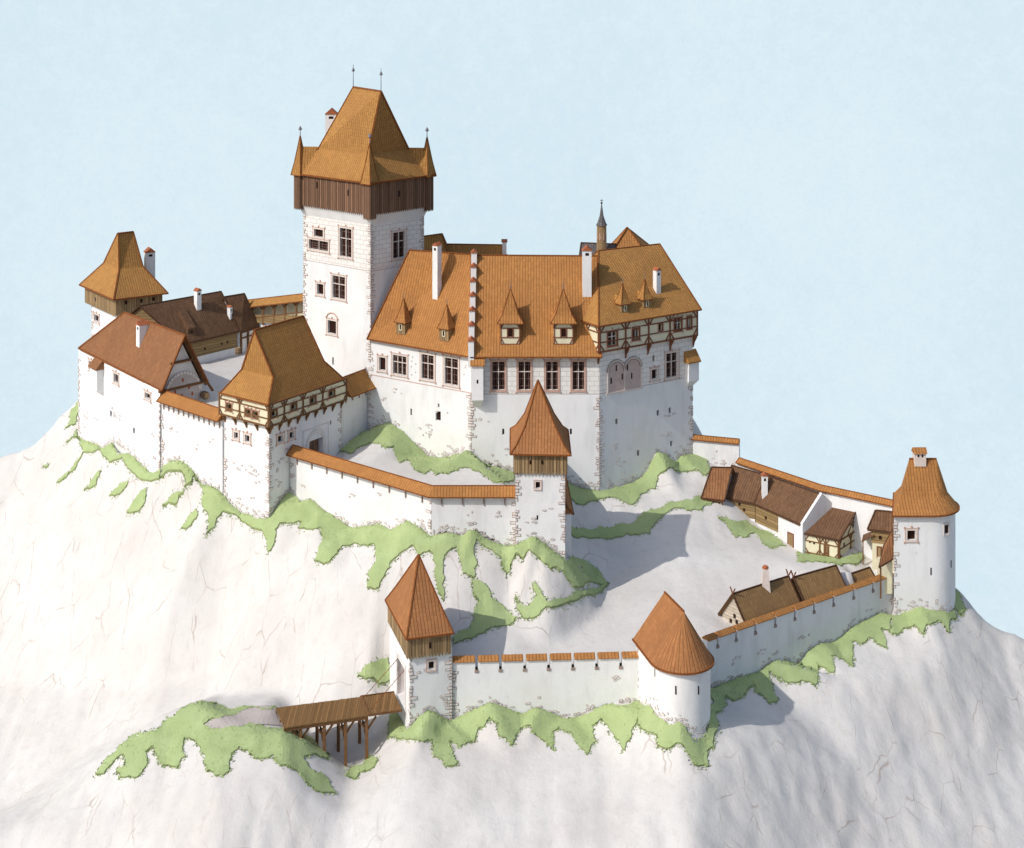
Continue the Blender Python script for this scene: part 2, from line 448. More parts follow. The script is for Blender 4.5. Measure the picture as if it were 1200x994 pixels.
def slope_hit(E0, E1, R0, px, py):
    n = (E1-E0).cross(R0-E0); r = ray(px, py); k = (E0-CAM).dot(n)/r.dot(n); return CAM+r*k
def timber(T, w, a0, a1, z0, z1, posts, mat='beam', mids=(.36, .72), wb=.24, brace=True, name='timber_frame'):
    b = MB()
    for i, a in enumerate(posts):
        w.beam(b, a, z0, a, z1, wb, -.02, .12)
        if brace:
            k = (z1-z0)*.26
            for sg in (-1, 1):
                if a0-.05 <= a+sg*k*.9 <= a1+.05:
                    w.beam(b, a, z1-k*1.3, a+sg*k*.9, z1-.06, wb*.75, -.02, .095); w.beam(b, a, z0+k*1.2, a+sg*k*.8, z0+.06, wb*.75, -.02, .095)
    for zz in (z0+.1, z1-.1): w.beam(b, a0, zz, a1, zz, wb, -.02, .14)
    for m_ in mids: w.beam(b, a0, z0+(z1-z0)*m_, a1, z0+(z1-z0)*m_, wb*.7, -.02, .104)
    return T.part(name, b, M[mat])
def brackets(T, w, sp, z, h=.9, out=.7, mat='beam'):
    b = MB()
    for a in sp:
        f = [(0, z), (out, z), (out, z-.22), (.28, z-h*.55), (.0, z-h)]
        b.solid([w.pt(a-.13, zz, d-.02) for d, zz in f], [w.pt(a+.13, zz, d-.02) for d, zz in f])
    return T.part('brackets', b, M[mat])
BASES = []                     # (Wall, [(px, py)], inner z) -> footing of the terrain
def foot(w, pts, inner): BASES.append((w, pts, inner))
BL = {}
def quad(A, B, C, D): return [v2(A), v2(B), v2(C), v2(D)]

# ================================================================== KEEP
kA, kL, kR = V((-21.8, 250)), V((-33.3, 259)), V((-14, 257.2)); kB = kL+kR-kA
T = Thing('keep', 'tallest square white tower with dark boarded top storey and steep orange roof with two spikes', 'tower', (-23.6, 258, 0))
plan = [kL, kA, kR, kB]; T.body.prism(plan, -8, 38.5)
# corbelled top: a flare under the hoarding
WL, WR = Wall(kL, kA), Wall(kA, kR)
for r in ((397, 266, 413.5, 303, 'cross'), (388.5, 322, 406, 352, 'cross'), (370.5, 331, 380.5, 347, 'plain'), (361, 280, 386, 295, 'two'), (367, 267, 380, 279.5, 'plain'), (383, 374, 395.5, 393, 'plain')): T.window(WL, *r)
T.window(WR, 459, 270, 476, 304, 'cross'); T.window(WL, 389.3, 419, 391.2, 428, 'slit')
T.walls(M['keep'])
a0, a1, z0, z1 = WL.rect(383, 374, 395.5, 393)
mb = MB(); c = (a0+a1)/2
for i in range(9):
    t0, t1 = math.pi*i/9, math.pi*(i+1)/9; R = (a1-a0)/2+.05
    WL.beam(mb, c+R*math.cos(t0), z1+R*.8*math.sin(t0), c+R*math.cos(t1), z1+R*.8*math.sin(t1), .16, -.02, .1)
T.part('arch_moulding', mb, M['rose'])
T.quoins(WL, 1, -2, 34, .62, .95); T.quoins(WR, 0, 12, 34, .62, .95); T.quoins(WL, 0, 8, 34, .6, .8); T.quoins(WR, 1, 20, 34, .6, .8)
mb = MB(); e = poly_offset(plan, .75)
mb.solid(ring(poly_offset(plan, .02), 32.8), ring(e, 34.9)); T.part('corbel', mb, M['plaster'])
hp = poly_offset(plan, .8)
T.hoarding(hp, 34.6, 39.5, 'woodd')
ev = poly_offset(plan, 1.2); md = scaled(ev, .63)
r0 = G(414, 102, 53.2); r1 = G(446.5, 107, 53.2)
# order kL,kA,kR,kB : ridge runs back-left to front-right
T.loft_roof([ring(ev, 39.4), ring(md, 43.4), [r0, r1, r1, r0]], 'tile2', w=.24)
def turret(T, c, i):
    sz = .7; d = (v2(c)-centre(plan)).normalized(); tt = WL.t; nn = WL.n
    q = v2(c)-d*.72
    sq = [q-tt*sz-nn*sz*-1, q+tt*sz+nn*sz, q+tt*sz-nn*sz, q-tt*sz-nn*sz]
    sq = [q-tt*sz+nn*sz, q+tt*sz+nn*sz, q+tt*sz-nn*sz, q-tt*sz-nn*sz]
    T.hoarding(sq, 34.0, 39.2, 'woodd', .35, 'corner_box')
    e2 = poly_offset(sq, .35)
    T.loft_roof([ring(e2, 39.2), ring(scaled(e2, .6), 41.4), ring(scaled(e2, .03), 45.4)], 'tile2', name='turret_roof', w=.13)
    m = MB(); cc = centre(plan); k = V((-d.y, d.x))
    a, b = q, q+(cc-q)*.55
    m.solid([V((*(a-k*1.3), 39.2)), V((*(a+k*1.3), 39.2)), V((a.x, a.y, 43.7))], [V((*(b-k*1.3), 39.2)), V((*(b+k*1.3), 39.2)), V((b.x, b.y, 43.7))])
    T.part('turret_ridge_roof', m, M['tile2'])
    T.finial(V((q.x, q.y, 45.2)), 1.7, .08, 'lead')
for i, c in enumerate(hp): turret(T, c, i)
for r in (r0, r1): T.finial(r, 3.6, .07, 'lead')
mb = MB()
HL, HR = Wall(hp[0], hp[1]), Wall(hp[1], hp[2])
for w, x, y in ((HL, 372, 217), (HL, 408.5, 226), (HR, 467.5, 227)):
    a, z = w.hit(x, y); w.box(mb, a-.14, a+.14, z-.5, z+.5, .05, .12)
T.part('loopholes', mb, M['pane'])
T.chimney(P(388, 160, 263), 1.9, 1.3, H-(134+80)*263/F, 40, V((1, 0)))

# ================================================================== PALACE
P0, Bp, Cp, Dp = V((-22.1, 250)), V((-6.06, 239.8)), V((12.9, 239.8)), V((27.8, 249.4))
baseL = [(432, 508), (441.7, 500), (455.8, 495), (466.6, 502), (475, 508), (485, 519), (502, 535), (519.7, 537), (535, 532.6), (548, 527)]
baseM = [(548.5, 527), (561, 538.7), (571.7, 545), (589, 549.5), (602, 554), (630, 558), (659, 563), (680, 573), (700, 575)]
baseR = [(701, 575.3), (723, 571), (744.7, 564.5), (755.6, 556), (762, 543), (769, 529), (780, 533), (792, 543), (799, 534), (810, 533)]
wl, wm, wr = Wall(P0, Bp), Wall(Bp, Cp), Wall(Cp, Dp)
foot(wl, baseL, 2); foot(wm, baseM, 0); foot(wr, baseR, -2)
inL, inR = V((.537, .843)), V((-.54, .84))
T = Thing('palace_wing', 'white palace wing between keep and great hall, two small pointed dormers on its orange roof', 'building', (-14, 250, 0))
T.body.prism([P0, Bp, Bp+inL*14, P0+inL*14], -8, 15.3); T.ztop = 15
for r in ((443, 417, 453.5, 436, 'plain'), (459, 415, 478, 441, 'three'), (492.6, 414, 510, 446.6, 'cross'), (519.7, 418, 538.5, 453, 'cross'), (510.5, 482, 516.5, 493, 'slit'), (480.8, 479, 482.8, 487, 'slit'), (512.9, 473, 514.9, 477.5, 'slit')): T.window(wl, *r)
T.walls(M['sgraf'])
mb = MB(); z = 10
wl.box(mb, 0, wl.L, 9.72, 9.82, -.02, .05)
T.part('string_course', mb, M['rose'])
mb = MB()
for i in range(130):
    a, z = random.uniform(.6, wl.L-.6), random.uniform(10, 14.6)
    pp = wl.pt(a, z)
    if any(x0 < a < x1 for x0, x1 in [(wl.rect(q[0]-4, q[1], q[2]+4, q[3])[0], wl.rect(q[0]-4, q[1], q[2]+4, q[3])[1]) for q in ((443, 417, 453, 436), (459, 415, 478, 441), (492, 414, 510, 446), (519, 418, 538, 453))]): continue
    wl.box(mb, a-.07, a+.07, z-.1, z+.1, -.02, .02)
absorb(T.wo, mb, [M['joint']], T.o)
T.quoins(wl, 1, -2, 9.5, .62, .95); T.quoins(wl, 0, -2, 14.5, .62, .8); T.rubble(wl, baseL, 90, 1.8, 1, 7)
E0, E1, R0, R1 = G(430, 397.5, 15.3), G(553, 419, 15.3), G(480, 293, 28.4), G(556, 298.5, 28.4)
K1, K0 = V((*(v2(R1)+inL*8), 15.3)), V((*(v2(R0)+inL*8), 15.3))
T.loft_roof([[E0, E1, K1, K0], [R0, R1, R1, R0]], 'tile')
sl = (E0, E1, R0)
for x, y in ((469.5, 389.5), (520, 397)): T.dormer(slope_hit(*sl, x, y), 1.65, 1.6, 3.4, 3.4, wl.t)
q = slope_hit(*sl, 507, 333.5); T.chimney(V((q.x+.35, q.y, 0)), .95, 1.1, H-(288+80)*q.y/F, q.z-2.5, wl.t)

T = Thing('great_hall', 'central white palace hall with four tall windows and two timber framed roof dormers', 'building', (3, 246, 0))
T.body.prism([Bp+V((.05, 0)), Cp, Cp+V((0, 14)), Bp+V((0, 14))], -10, 15.2); T.ztop = 15
for x0, x1 in ((575, 593.3), (605.7, 623.5), (638, 655.7), (669, 686.5)): T.window(wm, x0, 422, x1, 459, 'cross', fm='rose')
for x, y in ((589.7, 506), (669, 506)): T.window(wm, x-1.2, y-3.5, x+1.2, y+3.5, 'slit')
T.walls(M['pal'])
T.quoins(wm, 0, -2, 9.5, .62, .9); T.quoins(wm, 1, -5, 9, .62, .7); T.rubble(wm, baseM, 90, 1.6, 1, 7)
E0, E1, R0, R1 = G(551, 419, 15.3), G(705, 419, 15.3), G(552, 299, 28.4), G(700, 300, 28.4)
K1, K0 = R1+V((0, 8, -13.1)), R0+V((0, 8, -13.1))
T.loft_roof([[E0, E1, K1, K0], [R0, R1, R1, R0]], 'tile')
sl = (E0, E1, R0); tx = V((1, 0))
for x in (598, 660.5): T.dormer(slope_hit(*sl, x, 404), 2.95, 3.3, 3.4, 4.6, tx, 'timber', over=.5, ball=True)
q = slope_hit(*sl, 688, 352); T.chimney(V((q.x, q.y, 0)), 1.35, 1.2, H-(294+80)*q.y/F, q.z-3, tx)
# stepped parapet between the roofs
mb = MB(); cp = MB(); n = 7; a, b = G(552, 419, 15.3), G(556, 298.5, 28.4)
for i in range(n):
    p, q = a.lerp(b, i/n), a.lerp(b, (i+1)/n); zt = q.z+.55
    x0, x1 = p.x-.42, p.x+.42
    if i == 0: p = p+V((0, -.1, 0))
    mb.prism([(x0, p.y), (x1, p.y), (x1, q.y), (x0, q.y)], p.z-1.5, zt)
    cp.solid([V((x0-.12, p.y-.15, zt)), V((x1+.12, p.y-.15, zt)), V((p.x, p.y-.15, zt+.45))], [V((x0-.12, q.y, zt)), V((x1+.12, q.y, zt)), V((p.x, q.y, zt+.45))])
o = T.part('stepped_parapet', mb, M['plaster']); T.part('coping', cp, M['cap'], o)
# corner closet on a corbel
mb = MB(); a0, a1, z0, z1 = wm.rect(553, 425, 566.5, 466)
wm.box(mb, a0, a1, z0, z1, -.1, 1.5); mb.solid([wm.pt(a0+.3, z0-1.3, .05), wm.pt(a1-.3, z0-1.3, .05), wm.pt(a1-.3, z0-1.3, -.1), wm.pt(a0+.3, z0-1.3, -.1)], [wm.pt(a0, z0, 1.5), wm.pt(a1, z0, 1.5), wm.pt(a1, z0, -.1), wm.pt(a0, z0, -.1)])
o = T.part('closet', mb, M['plaster'])
mb = MB(); mb.solid([wm.pt(a0-.2, z1-.1, 1.8), wm.pt(a1+.2, z1-.1, 1.8), wm.pt(a1+.2, z1-.1, -.2), wm.pt(a0-.2, z1-.1, -.2)], [wm.pt(a0-.2, z1+.1, 1.8), wm.pt(a1+.2, z1+.1, 1.8), wm.pt(a1+.2, z1+1.9, -.2), wm.pt(a0-.2, z1+1.9, -.2)])
T.part('closet_roof', mb, M['tile'], o)
mb = MB(); wm.box(mb, (a0+a1)/2-.12, (a0+a1)/2+.12, (z0+z1)/2-.1, (z0+z1)/2+.45, 1.48, 1.53); T.part('loophole', mb, M['pane'], o)

T = Thing('palace_wing', 'right end palace wing with overhanging half timbered storey above a twin arched window', 'building', (20, 250, 0))
T.body.prism([Cp+V((.06, 0)), Dp, Dp+inR*14, Cp+inR*14+V((.06, 0))], -10, 16.1); T.ztop = 15
T.window(wr, 779, 411.6, 795.4, 444, 'cross'); T.window(wr, 762, 431, 771.5, 446, 'plain')
for x, y in ((722.5, 494), (771, 484), (785, 481), (748, 531), (786.8, 520), (766, 420)): T.window(wr, x-1.4, y-3.3, x+1.4, y+3.3, 'slit')
T.walls(M['pal'])
# twin arch
a0, a1, z0, z1 = wr.rect(712, 421, 751, 458); mb = MB(); w2 = (a1-a0)/2; pk = MB(); ms = MB(); tr = MB()
for k in (0, 1):
    c = a0+w2*(k+.5); R = w2*.5; zc = z1-R
    pts = [(c-R+.1, z0), (c+R-.1, z0)]+[(c+(R-.1)*math.cos(math.pi*i/10), zc+(R-.1)*math.sin(math.pi*i/10)) for i in range(11)]
    pk.solid([wr.pt(x, z, -.02) for x, z in pts], [wr.pt(x, z, .05+.004*k) for x, z in pts])
    for i in range(10):
        t0, t1 = math.pi*i/10, math.pi*(i+1)/10
        wr.beam(ms, c+R*math.cos(t0), zc+R*math.sin(t0), c+R*math.cos(t1), zc+R*math.sin(t1), .2, -.02, .13+.003*(i % 2)+.008*k)
    for i in range(10):
        t0, t1 = math.pi*i/10, math.pi*(i+1)/10
        for rr in (R+.17, R-.17): tr.solid(*[[wr.pt(c+q*math.cos(t), zc+q*math.sin(t), d) for t, q in ((t0, rr-.05), (t1, rr-.05), (t1, rr+.05), (t0, rr+.05))] for d in (-.02, .16+.006*k)])
    for x in (c-R, c+R): wr.beam(ms, x, z0+.02, x, zc, .2, -.02, .126+.01*k)
wr.beam(ms, a0-.3, z0, a1+.3, z0, .25, -.02, .16)
o = T.part('twin_arch_window', ms, M['frame']); T.part('arch_moulding', tr, M['joint'], o); T.part('infill', pk, m_plain('rose_infill', (.56, .44, .40), .15, 2, .3), o)
mb = MB()
for x, y in ((716, 446), (722, 431), (729, 441), (735, 430), (740, 440)): a, z = wr.hit(x, y); wr.box(mb, a-.12, a+.12, z-.5, z+.4, .03, .07)
T.part('openings', mb, M['pane'], o)
T.quoins(wr, 0, -5, 9, .62, .9); T.quoins(wr, 1, -3, 10, .6, .85); T.rubble(wr, baseR, 100, 1.7, 1, 5)
# jettied storey
jp = poly_offset([Cp+V((.1, -.1)), Dp, Dp+inR*14, Cp+inR*14], .55)
T.body = MB(); T.body.prism(jp, 15.9, 19.85)
jr, jl = Wall(jp[0], jp[1]), Wall(jp[3], jp[0])
for r in ((711, 387, 724, 406.5, 'cross'), (740, 384, 750, 399.5, 'two'), (771, 378.5, 777, 389, 'plain'), (789, 371.5, 799.5, 389, 'cross'), (804, 369.5, 811, 386.5, 'two')): T.window(jr, *r, fm='beamr')
T.walls(M['cream'], 'timber_storey')
L = jr.L; posts = [.12]+[jr.hit(x, 395)[0] for x in (733, 760, 785)]+[L-.12]
timber(T, jr, 0, L, 15.9, 20, posts, 'beamr'); timber(T, jl, jl.L-6, jl.L, 15.9, 20, [jl.L-.12, jl.L-3], 'beamr')
wr2 = Wall(Cp-wr.t*.5, Dp+wr.t*.4)
brackets(T, wr2, [.3]+[wr2.hit(x, 412)[0] for x in (733, 759, 785)]+[wr2.L-.3], 15.95, 1.9, .85, 'beamr')
E0, E1 = G(703, 384, 19.9), G(822.5, 358, 19.9); R0, R1 = G(701, 294, 28.5), G(773, 286, 28.5)
K0, K1 = V((*(2*v2(R0)-v2(E0)), 19.9)), V((*(2*v2(R1)-v2(E1)), 19.9))
E0l = G(692, 379, 20.1)
je = ring(poly_offset(jp, .4), 19.9)
T.loft_roof([je, [R0, R1, R1, R0]], 'tile2')
sl = (je[0], je[1], R0)
for x, y in ((732.5, 367), (758.5, 361.5)): T.dormer(slope_hit(*sl, x, y), 1.3, 1.45, 2.8, 2.9, wr.t, roof='tile2')
q = slope_hit(*sl, 772, 346); T.chimney(V((q.x, q.y, 0)), .85, .9, H-(317+80)*q.y/F, q.z-2, wr.t)
a0, a1, z0, z1 = wr.rect(803, 423, 812.5, 445); mb = MB(); a1 = wr.L+.5
wr.box(mb, a0, a1, z0, z1, -1.2, .9); mb.solid([wr.pt(a0+.3, z0-1, .05), wr.pt(wr.L, z0-1, .05), wr.pt(wr.L, z0-1, -.4), wr.pt(a0+.3, z0-1, -.4)], [wr.pt(a0, z0, .9), wr.pt(a1, z0, .9), wr.pt(a1, z0, -1.1), wr.pt(a0, z0, -1.1)])
o = T.part('closet', mb, M['plaster']); mb = MB()
mb.solid([wr.pt(a0-.3, z1-.1, 1.2), wr.pt(a1+.2, z1-.1, 1.2), wr.pt(a1+.2, z1-.1, -.2), wr.pt(a0-.3, z1-.1, -.2)], [wr.pt(a0-.3, z1+.1, 1.2), wr.pt(a1+.2, z1+.1, 1.2), wr.pt(a1+.2, z1+1.7, -.1), wr.pt(a0-.3, z1+1.7, -.1)])
T.part('closet_roof', mb, M['tile2'], o)

# back wings
def gable_house(T, E0, E1, R0, R1, zb, wm_='plaster', rm='brown', inset=.5, ends=.35, em='dedge', walls=True, thick=.22, ew=.18):
    K0, K1 = V((*(2*v2(R0)-v2(E0)), E0.z)), V((*(2*v2(R1)-v2(E1)), E1.z)); t = (E1-E0).normalized()
    def prof(E, R, K, sg):
        w = v2(R-E).length; k = inset/w; o = t*ends*sg
        f = V((*(v2(E).lerp(v2(R), k)), 0))+o; b = V((*(v2(K).lerp(v2(R), k)), 0))+o; f.z = b.z = 0
        ze = E.z+(R.z-E.z)*k-thick-.06; r = V((R.x, R.y, 0))+V((o.x, o.y, 0))
        f, b = V((f.x, f.y, 0)), V((b.x, b.y, 0))
        return [V((f.x, f.y, zb)), V((f.x, f.y, ze)), V((r.x, r.y, R.z-thick-.06)), V((b.x, b.y, ze)), V((b.x, b.y, zb))]
    a, b = prof(E0, R0, K0, 1), prof(E1, R1, K1, -1)
    T.body = MB(); T.body.solid(a, b); T.fw = Wall(a[0], b[0]); T.gw = Wall(b[0], b[4]); T.gl = Wall(a[4], a[0])
    r = MB(); dz = V((0, 0, thick))
    for q in ([E0, E1, R1, R0], [R0, R1, K1, K0]): r.solid([x-dz for x in q], q)
    T.part('roof', r, M[rm])
    T.edges([(E0, E1), (E0, R0), (E1, R1), (R0, R1), (K0, K1), (K0, R0), (K1, R1)], em, ew)
    T.sl = (E0, E1, R0); T.t = v2(t).normalized(); T.ze = E0.z
T = Thing('rear_wing', 'orange roofed wing half hidden behind the palace ridge, beside the keep', 'building', (-6, 268, 5))
z = 26.4; R0, R1 = P(522, 286, 268), P(589, 287, 268)
gable_house(T, R0+V((0, -6, -9)), R1+V((0, -6, -9)), R0, R1, 0, rm='tile2', em='edge')
T.walls(M['plaster'])
mb = MB(); cp = MB()
for i in range(4):
    p = R1+V((.3, -1.5*i, -2.2*i)); x0, x1 = p.x-.35, p.x+.35; mb.prism([(x0, p.y-1.5), (x1, p.y-1.5), (x1, p.y), (x0, p.y)], p.z-4, p.z+.7)
    cp.prism([(x0-.15, p.y-1.6), (x1+.15, p.y-1.6), (x1+.15, p.y+.1), (x0-.15, p.y+.1)], p.z+.7, p.z+.95)
o = T.part('stepped_parapet', mb, M['plaster']); T.part('coping', cp, M['cap'], o)
T = Thing('stair_tower', 'squat orange hipped roof between the keep and the rear wing', 'tower', (-12, 266, 5))
pl = [(-15, 263), (-9.8, 263), (-9.8, 270), (-15, 270)]
T.body.prism(pl, 0, 22); T.walls(M['plaster']); a, b = P(492, 277.5, 266.5), P(518, 274, 266.5)
T.loft_roof([ring(poly_offset(pl, .5), 22), [a, b, b, a]], 'tile2')
T = Thing('chapel', 'grey slate chapel roof with a slim pointed bell turret behind the palace', 'chapel', (14, 263, 5))
R0, R1 = P(681, 284.5, 266), P(722, 286, 266)
gable_house(T, R0+V((-1.4, -5, -8)), R1+V((0, -5, -8)), R0, R1, 0, rm='slate', em='dedge'); T.walls(M['plaster'])
c = P(705, 291, 264); mb = MB(); s_ = 264/F
mb.lathe(c, [(6*s_, -2), (5.6*s_, 27*s_)], 8); o = T.part('bell_turret', mb, M['wood'])
mb = MB()
for i in range(8):
    an = 2*math.pi*(i+.5)/8; d = V((math.cos(an), math.sin(an), 0)); mb.bar(c+d*5.5*s_+V((0, 0, 10*s_)), c+d*5.4*s_+V((0, 0, 18*s_)), .22, .12)
T.part('sound_openings', mb, M['rose'], o)
mb = MB(); mb.lathe(c, [(6.8*s_, 27*s_), (5*s_, 30*s_), (2.3*s_, 38*s_), (.7*s_, 50*s_), (.3*s_, 55*s_)], 8); T.part('spire', mb, M['slate'], o)
mb = MB(); mb.lathe(c+V((0, 0, 53*s_)), [(0, -.25), (.22, 0), (0, .25)], 8); mb.bar(c+V((0, 0, 53*s_)), c+V((0, 0, 57.5*s_)), .08); mb.bar(c+V((-.25, 0, 56*s_)), c+V((.25, 0, 56*s_)), .08); T.part('cross', mb, M['iron'], o)
T = Thing('rear_building', 'orange pointed roof peeking above the ridge of the right palace wing', 'building', (21, 270, 5))
pk = P(735, 266.5, 271); pl = [(14.5, 266), (24, 266), (26, 277), (15, 277)]
T.body.prism(poly_offset(pl, -.5), 0, 22.6); T.walls(M['plaster'])
a = P(737, 268.5, 271)
T.loft_roof([ring(pl, 22.4), [pk, a, a, pk]], 'tile')

# ================================================================== GATEHOUSE
gN, gW, gE = V((-34.6, 231)), V((-42, 236.7)), V((-25.6, 243.6)); gB = gW+gE-gN
T = Thing('gatehouse', 'gatehouse with cream half timbered storey on brackets under a tall flared ochre roof', 'gatehouse', (-34, 238, 0))
T.body.prism([gW, gN, gE, gB], -9, 7.7); T.ztop = 7
gl, gr = Wall(gW, gN), Wall(gN, gE)
for r in ((273, 504.5, 280.5, 516), (286, 508, 294, 520)): T.window(gl, *r)
for r in ((324, 508.5, 332.5, 520), (337.5, 504, 345.5, 515.5)): T.window(gr, *r)
T.window(gr, 386.5, 493, 388.5, 498, 'slit')
a0, a1, z0, z1 = gr.rect(362, 507, 378, 540); T.cuts.append((gr, a0, a1, -.5, z1-1, .9))
T.walls(M['plaster'])
mb = MB(); gr.box(mb, a0-.1, a1+.1, -1.5, z1-.5, -.85, -.8); o = T.part('gate', mb, M['woodd'])
mb = MB(); c = (a0+a1)/2; R = (a1-a0)/2+.35
for i in range(12):
    t0, t1 = math.pi*i/12, math.pi*(i+1)/12; gr.beam(mb, c+R*math.cos(t0), z1-1.6+R*math.sin(t0), c+R*math.cos(t1), z1-1.6+R*math.sin(t1), .6, -.02, .12+.004*(i % 2))
for x in (c-R, c+R): gr.beam(mb, x, -1, x, z1-1.6, .6, -.02, .11)
for x in (c-R-.9, c+R+.9): gr.beam(mb, x, -1, x, z1+R-1, .16, -.02, .08)
gr.beam(mb, c-R-.98, z1+R-1, c+R+.98, z1+R-1, .16, -.02, .084)
T.part('gate_surround', mb, M['stone'])
baseGL = [(262, 580), (270, 590), (285, 603), (295, 604), (313, 609)]; baseGR = [(313, 607), (325, 592), (338, 577), (352, 566), (375, 553), (397, 530), (402, 524)]
foot(gl, baseGL, 4); foot(gr, baseGR, 1)
T.quoins(gl, 1, -6, 6, .62, .9); T.quoins(gr, 0, -5, 5.5, .62, .9); T.quoins(gl, 0, -5, 5.5, .6, .7); T.quoins(gr, 1, 0, 6, .6, .8)
T.rubble(gl, baseGL, 50, 1.6, 1, 7); T.rubble(gr, baseGR[:4], 30, 1.6, 1, 5)
jp = poly_offset([gW, gN, gE, gB], .55); jL, jR = Wall(jp[0], jp[1]), Wall(jp[1], jp[2])
T.body = MB(); T.body.prism(jp, 7.6, 10.72)
for x, y in ((268.5, 477), (290.7, 483.5), (299.5, 486)): T.window(jL, x-3.8, y-5, x+3.8, y+5, fm='beam')
for x, y in ((321, 485), (344, 477), (366.6, 469.5), (388.5, 461.5)): T.window(jR, x-4, y-5, x+4, y+5, fm='beam')
T.walls(M['cream'], 'timber_storey')
timber(T, jL, 0, jL.L, 7.6, 10.9, [.12, jL.hit(281, 480)[0], jL.L-.12]); timber(T, jR, 0, jR.L, 7.6, 10.9, [.12, jR.hit(333, 480)[0], jR.hit(355, 470)[0], jR.hit(378, 465)[0], jR.L-.12])
brackets(T, gl, [.2+gl.L*i/4*.97 for i in range(5)], 7.65, 1.3, .62); brackets(T, gr, [.15+gr.L*i/8*.98 for i in range(9)], 7.65, 1.3, .62)
ev = [v2(G(258, 461, 10.8)), v2(G(314, 475, 10.8)), v2(G(403, 444, 10.8))]; ev.append(ev[0]+ev[2]-ev[1])
r0, r1 = G(298, 387, 20.1), G(355.5, 370.5, 20.1)
T.loft_roof([ring(ev, 10.8), ring(scaled(ev, .66), 13.9), [v2(r0).lerp(v2(r0), 0).to_3d()+V((0, 0, 20.1)), r0, r1, r1]], 'tile2', w=.22)

# ================================================================== roof-capped curtain walls
def curtain(name, label, pts, zt, zb, th=1.1, half=1.15, rise=1.0, base=None, inner=0, struts=0, mat='tile', group=None, q=(), top_z=None, nr=60, lean=False):
    T = Thing(name, label, 'wall', (pts[0][0], pts[0][1], zb+4), group); zz = top_z or [zt]*len(pts); T.ztop = zt-.6
    mb = T.body; rf = MB(); eg = []
    n = len(pts); P_ = [v2(p) for p in pts]; nrm = []
    for i in range(n):
        d = [(P_[j+1]-P_[j]).normalized() for j in (i-1, i) if 0 <= j < n-1]
        e = sum(d, V((0, 0))).normalized(); nrm.append(V((e.y, -e.x)))
    for i in range(n-1):
        a, b = P_[i], P_[i+1]; na, nb = nrm[i], nrm[i+1]
        pl = [a+na*0, b+nb*0, b-nb*th, a-na*th]
        mb.solid([V((*p, zb)) for p in pl], [V((*p, z)) for p, z in zip(pl, (zz[i], zz[i+1], zz[i+1], zz[i]))])
        ca, cb = a-na*th/2, b-nb*th/2
        f = lambda c, m_, z, k, dz: V((*(c+m_*k), z+dz))
        za, zb_ = zz[i], zz[i+1]
        A = [f(ca, na, za, half, -.12), f(ca, na, za, 0, rise), f(ca, na, za, -half, -.12)]
        B = [f(cb, nb, zb_, half, -.12), f(cb, nb, zb_, 0, rise), f(cb, nb, zb_, -half, -.12)]
        rf.solid(A, B); eg += [(A[0], B[0]), (A[1], B[1])]
        if i == 0: eg += [(A[0], A[1])]
        if i == n-2: eg += [(B[0], B[1])]
    T.walls(M['plaster']); T.part('roof', rf, M[mat]); T.edges(eg, 'edge', .13)
    ws = [Wall(P_[i], P_[i+1]) for i in range(n-1)]
    if struts:
        mb = MB()
        for k_, w in enumerate(ws):
            m_ = max(2, round(w.L/struts))
            for i in range(m_):
                a = w.L*(i+.5)/m_; z = zz[k_]+(zz[k_+1]-zz[k_])*(i+.5)/m_
                w.box(mb, a-.09, a+.09, z-1.35, z-.1, -.02, .16)
        T.part('roof_struts', mb, M['joint'])
    if base:
        for w, bs in zip(ws, base):
            if bs: foot(w, bs, inner); T.rubble(w, bs, nr, 1.3, 1, 4)
    for (k, end, z0, z1) in q: T.quoins(ws[k], end, z0, z1, .6, .75)
    return T, ws
pS, pE_ = V((-53.4, 247.2)), V((-42.3, 236.9))
bC = [(190, 549), (200, 541), (210, 540), (222, 547), (230, 558), (236, 568), (250, 571), (260, 578)]
curtain('curtain_wall', 'short white curtain wall with orange roof between the brown roofed hall and the gatehouse', [pS, pE_], 6.7, -10, base=[bC], inner=5, struts=1.25, half=1.5, rise=1.25, q=[(0, 0, -4, 5)])
curtain('curtain_wall', 'short roofed wall joining the gatehouse to the foot of the keep', [v2(P(401, 464, 245)), v2(P(432, 452, 250.5))], H-543*245/F, -4, half=2.3, rise=2.4, struts=1.6, mat='tile2')
mw0, mw1, mw2 = G(340, 531, 2.65), G(505, 580, 2.65), G(604, 580, 2.65)
bM1 = [(340, 577.5), (352.5, 590), (365, 584), (378.7, 597.5), (395, 607.5), (412.5, 619.5), (427.5, 617.5), (445, 615), (462.5, 621), (477.5, 610), (495, 620), (504, 629)]
bM2 = [(505, 629), (525, 624), (542.5, 629), (552.5, 619), (570, 632.5), (590, 640), (602.5, 640)]
curtain('curtain_wall', 'bent white wall with long orange roof running from the gatehouse to the small pointed tower', [mw0, mw1, mw2], 2.65, -10, base=[bM1, bM2], inner=.3, struts=2.9, half=1.3, rise=1.05, q=[(0, 0, -3, 1), (0, 1, -3, 1.5), (1, 1, -5, 1.5)], nr=90)

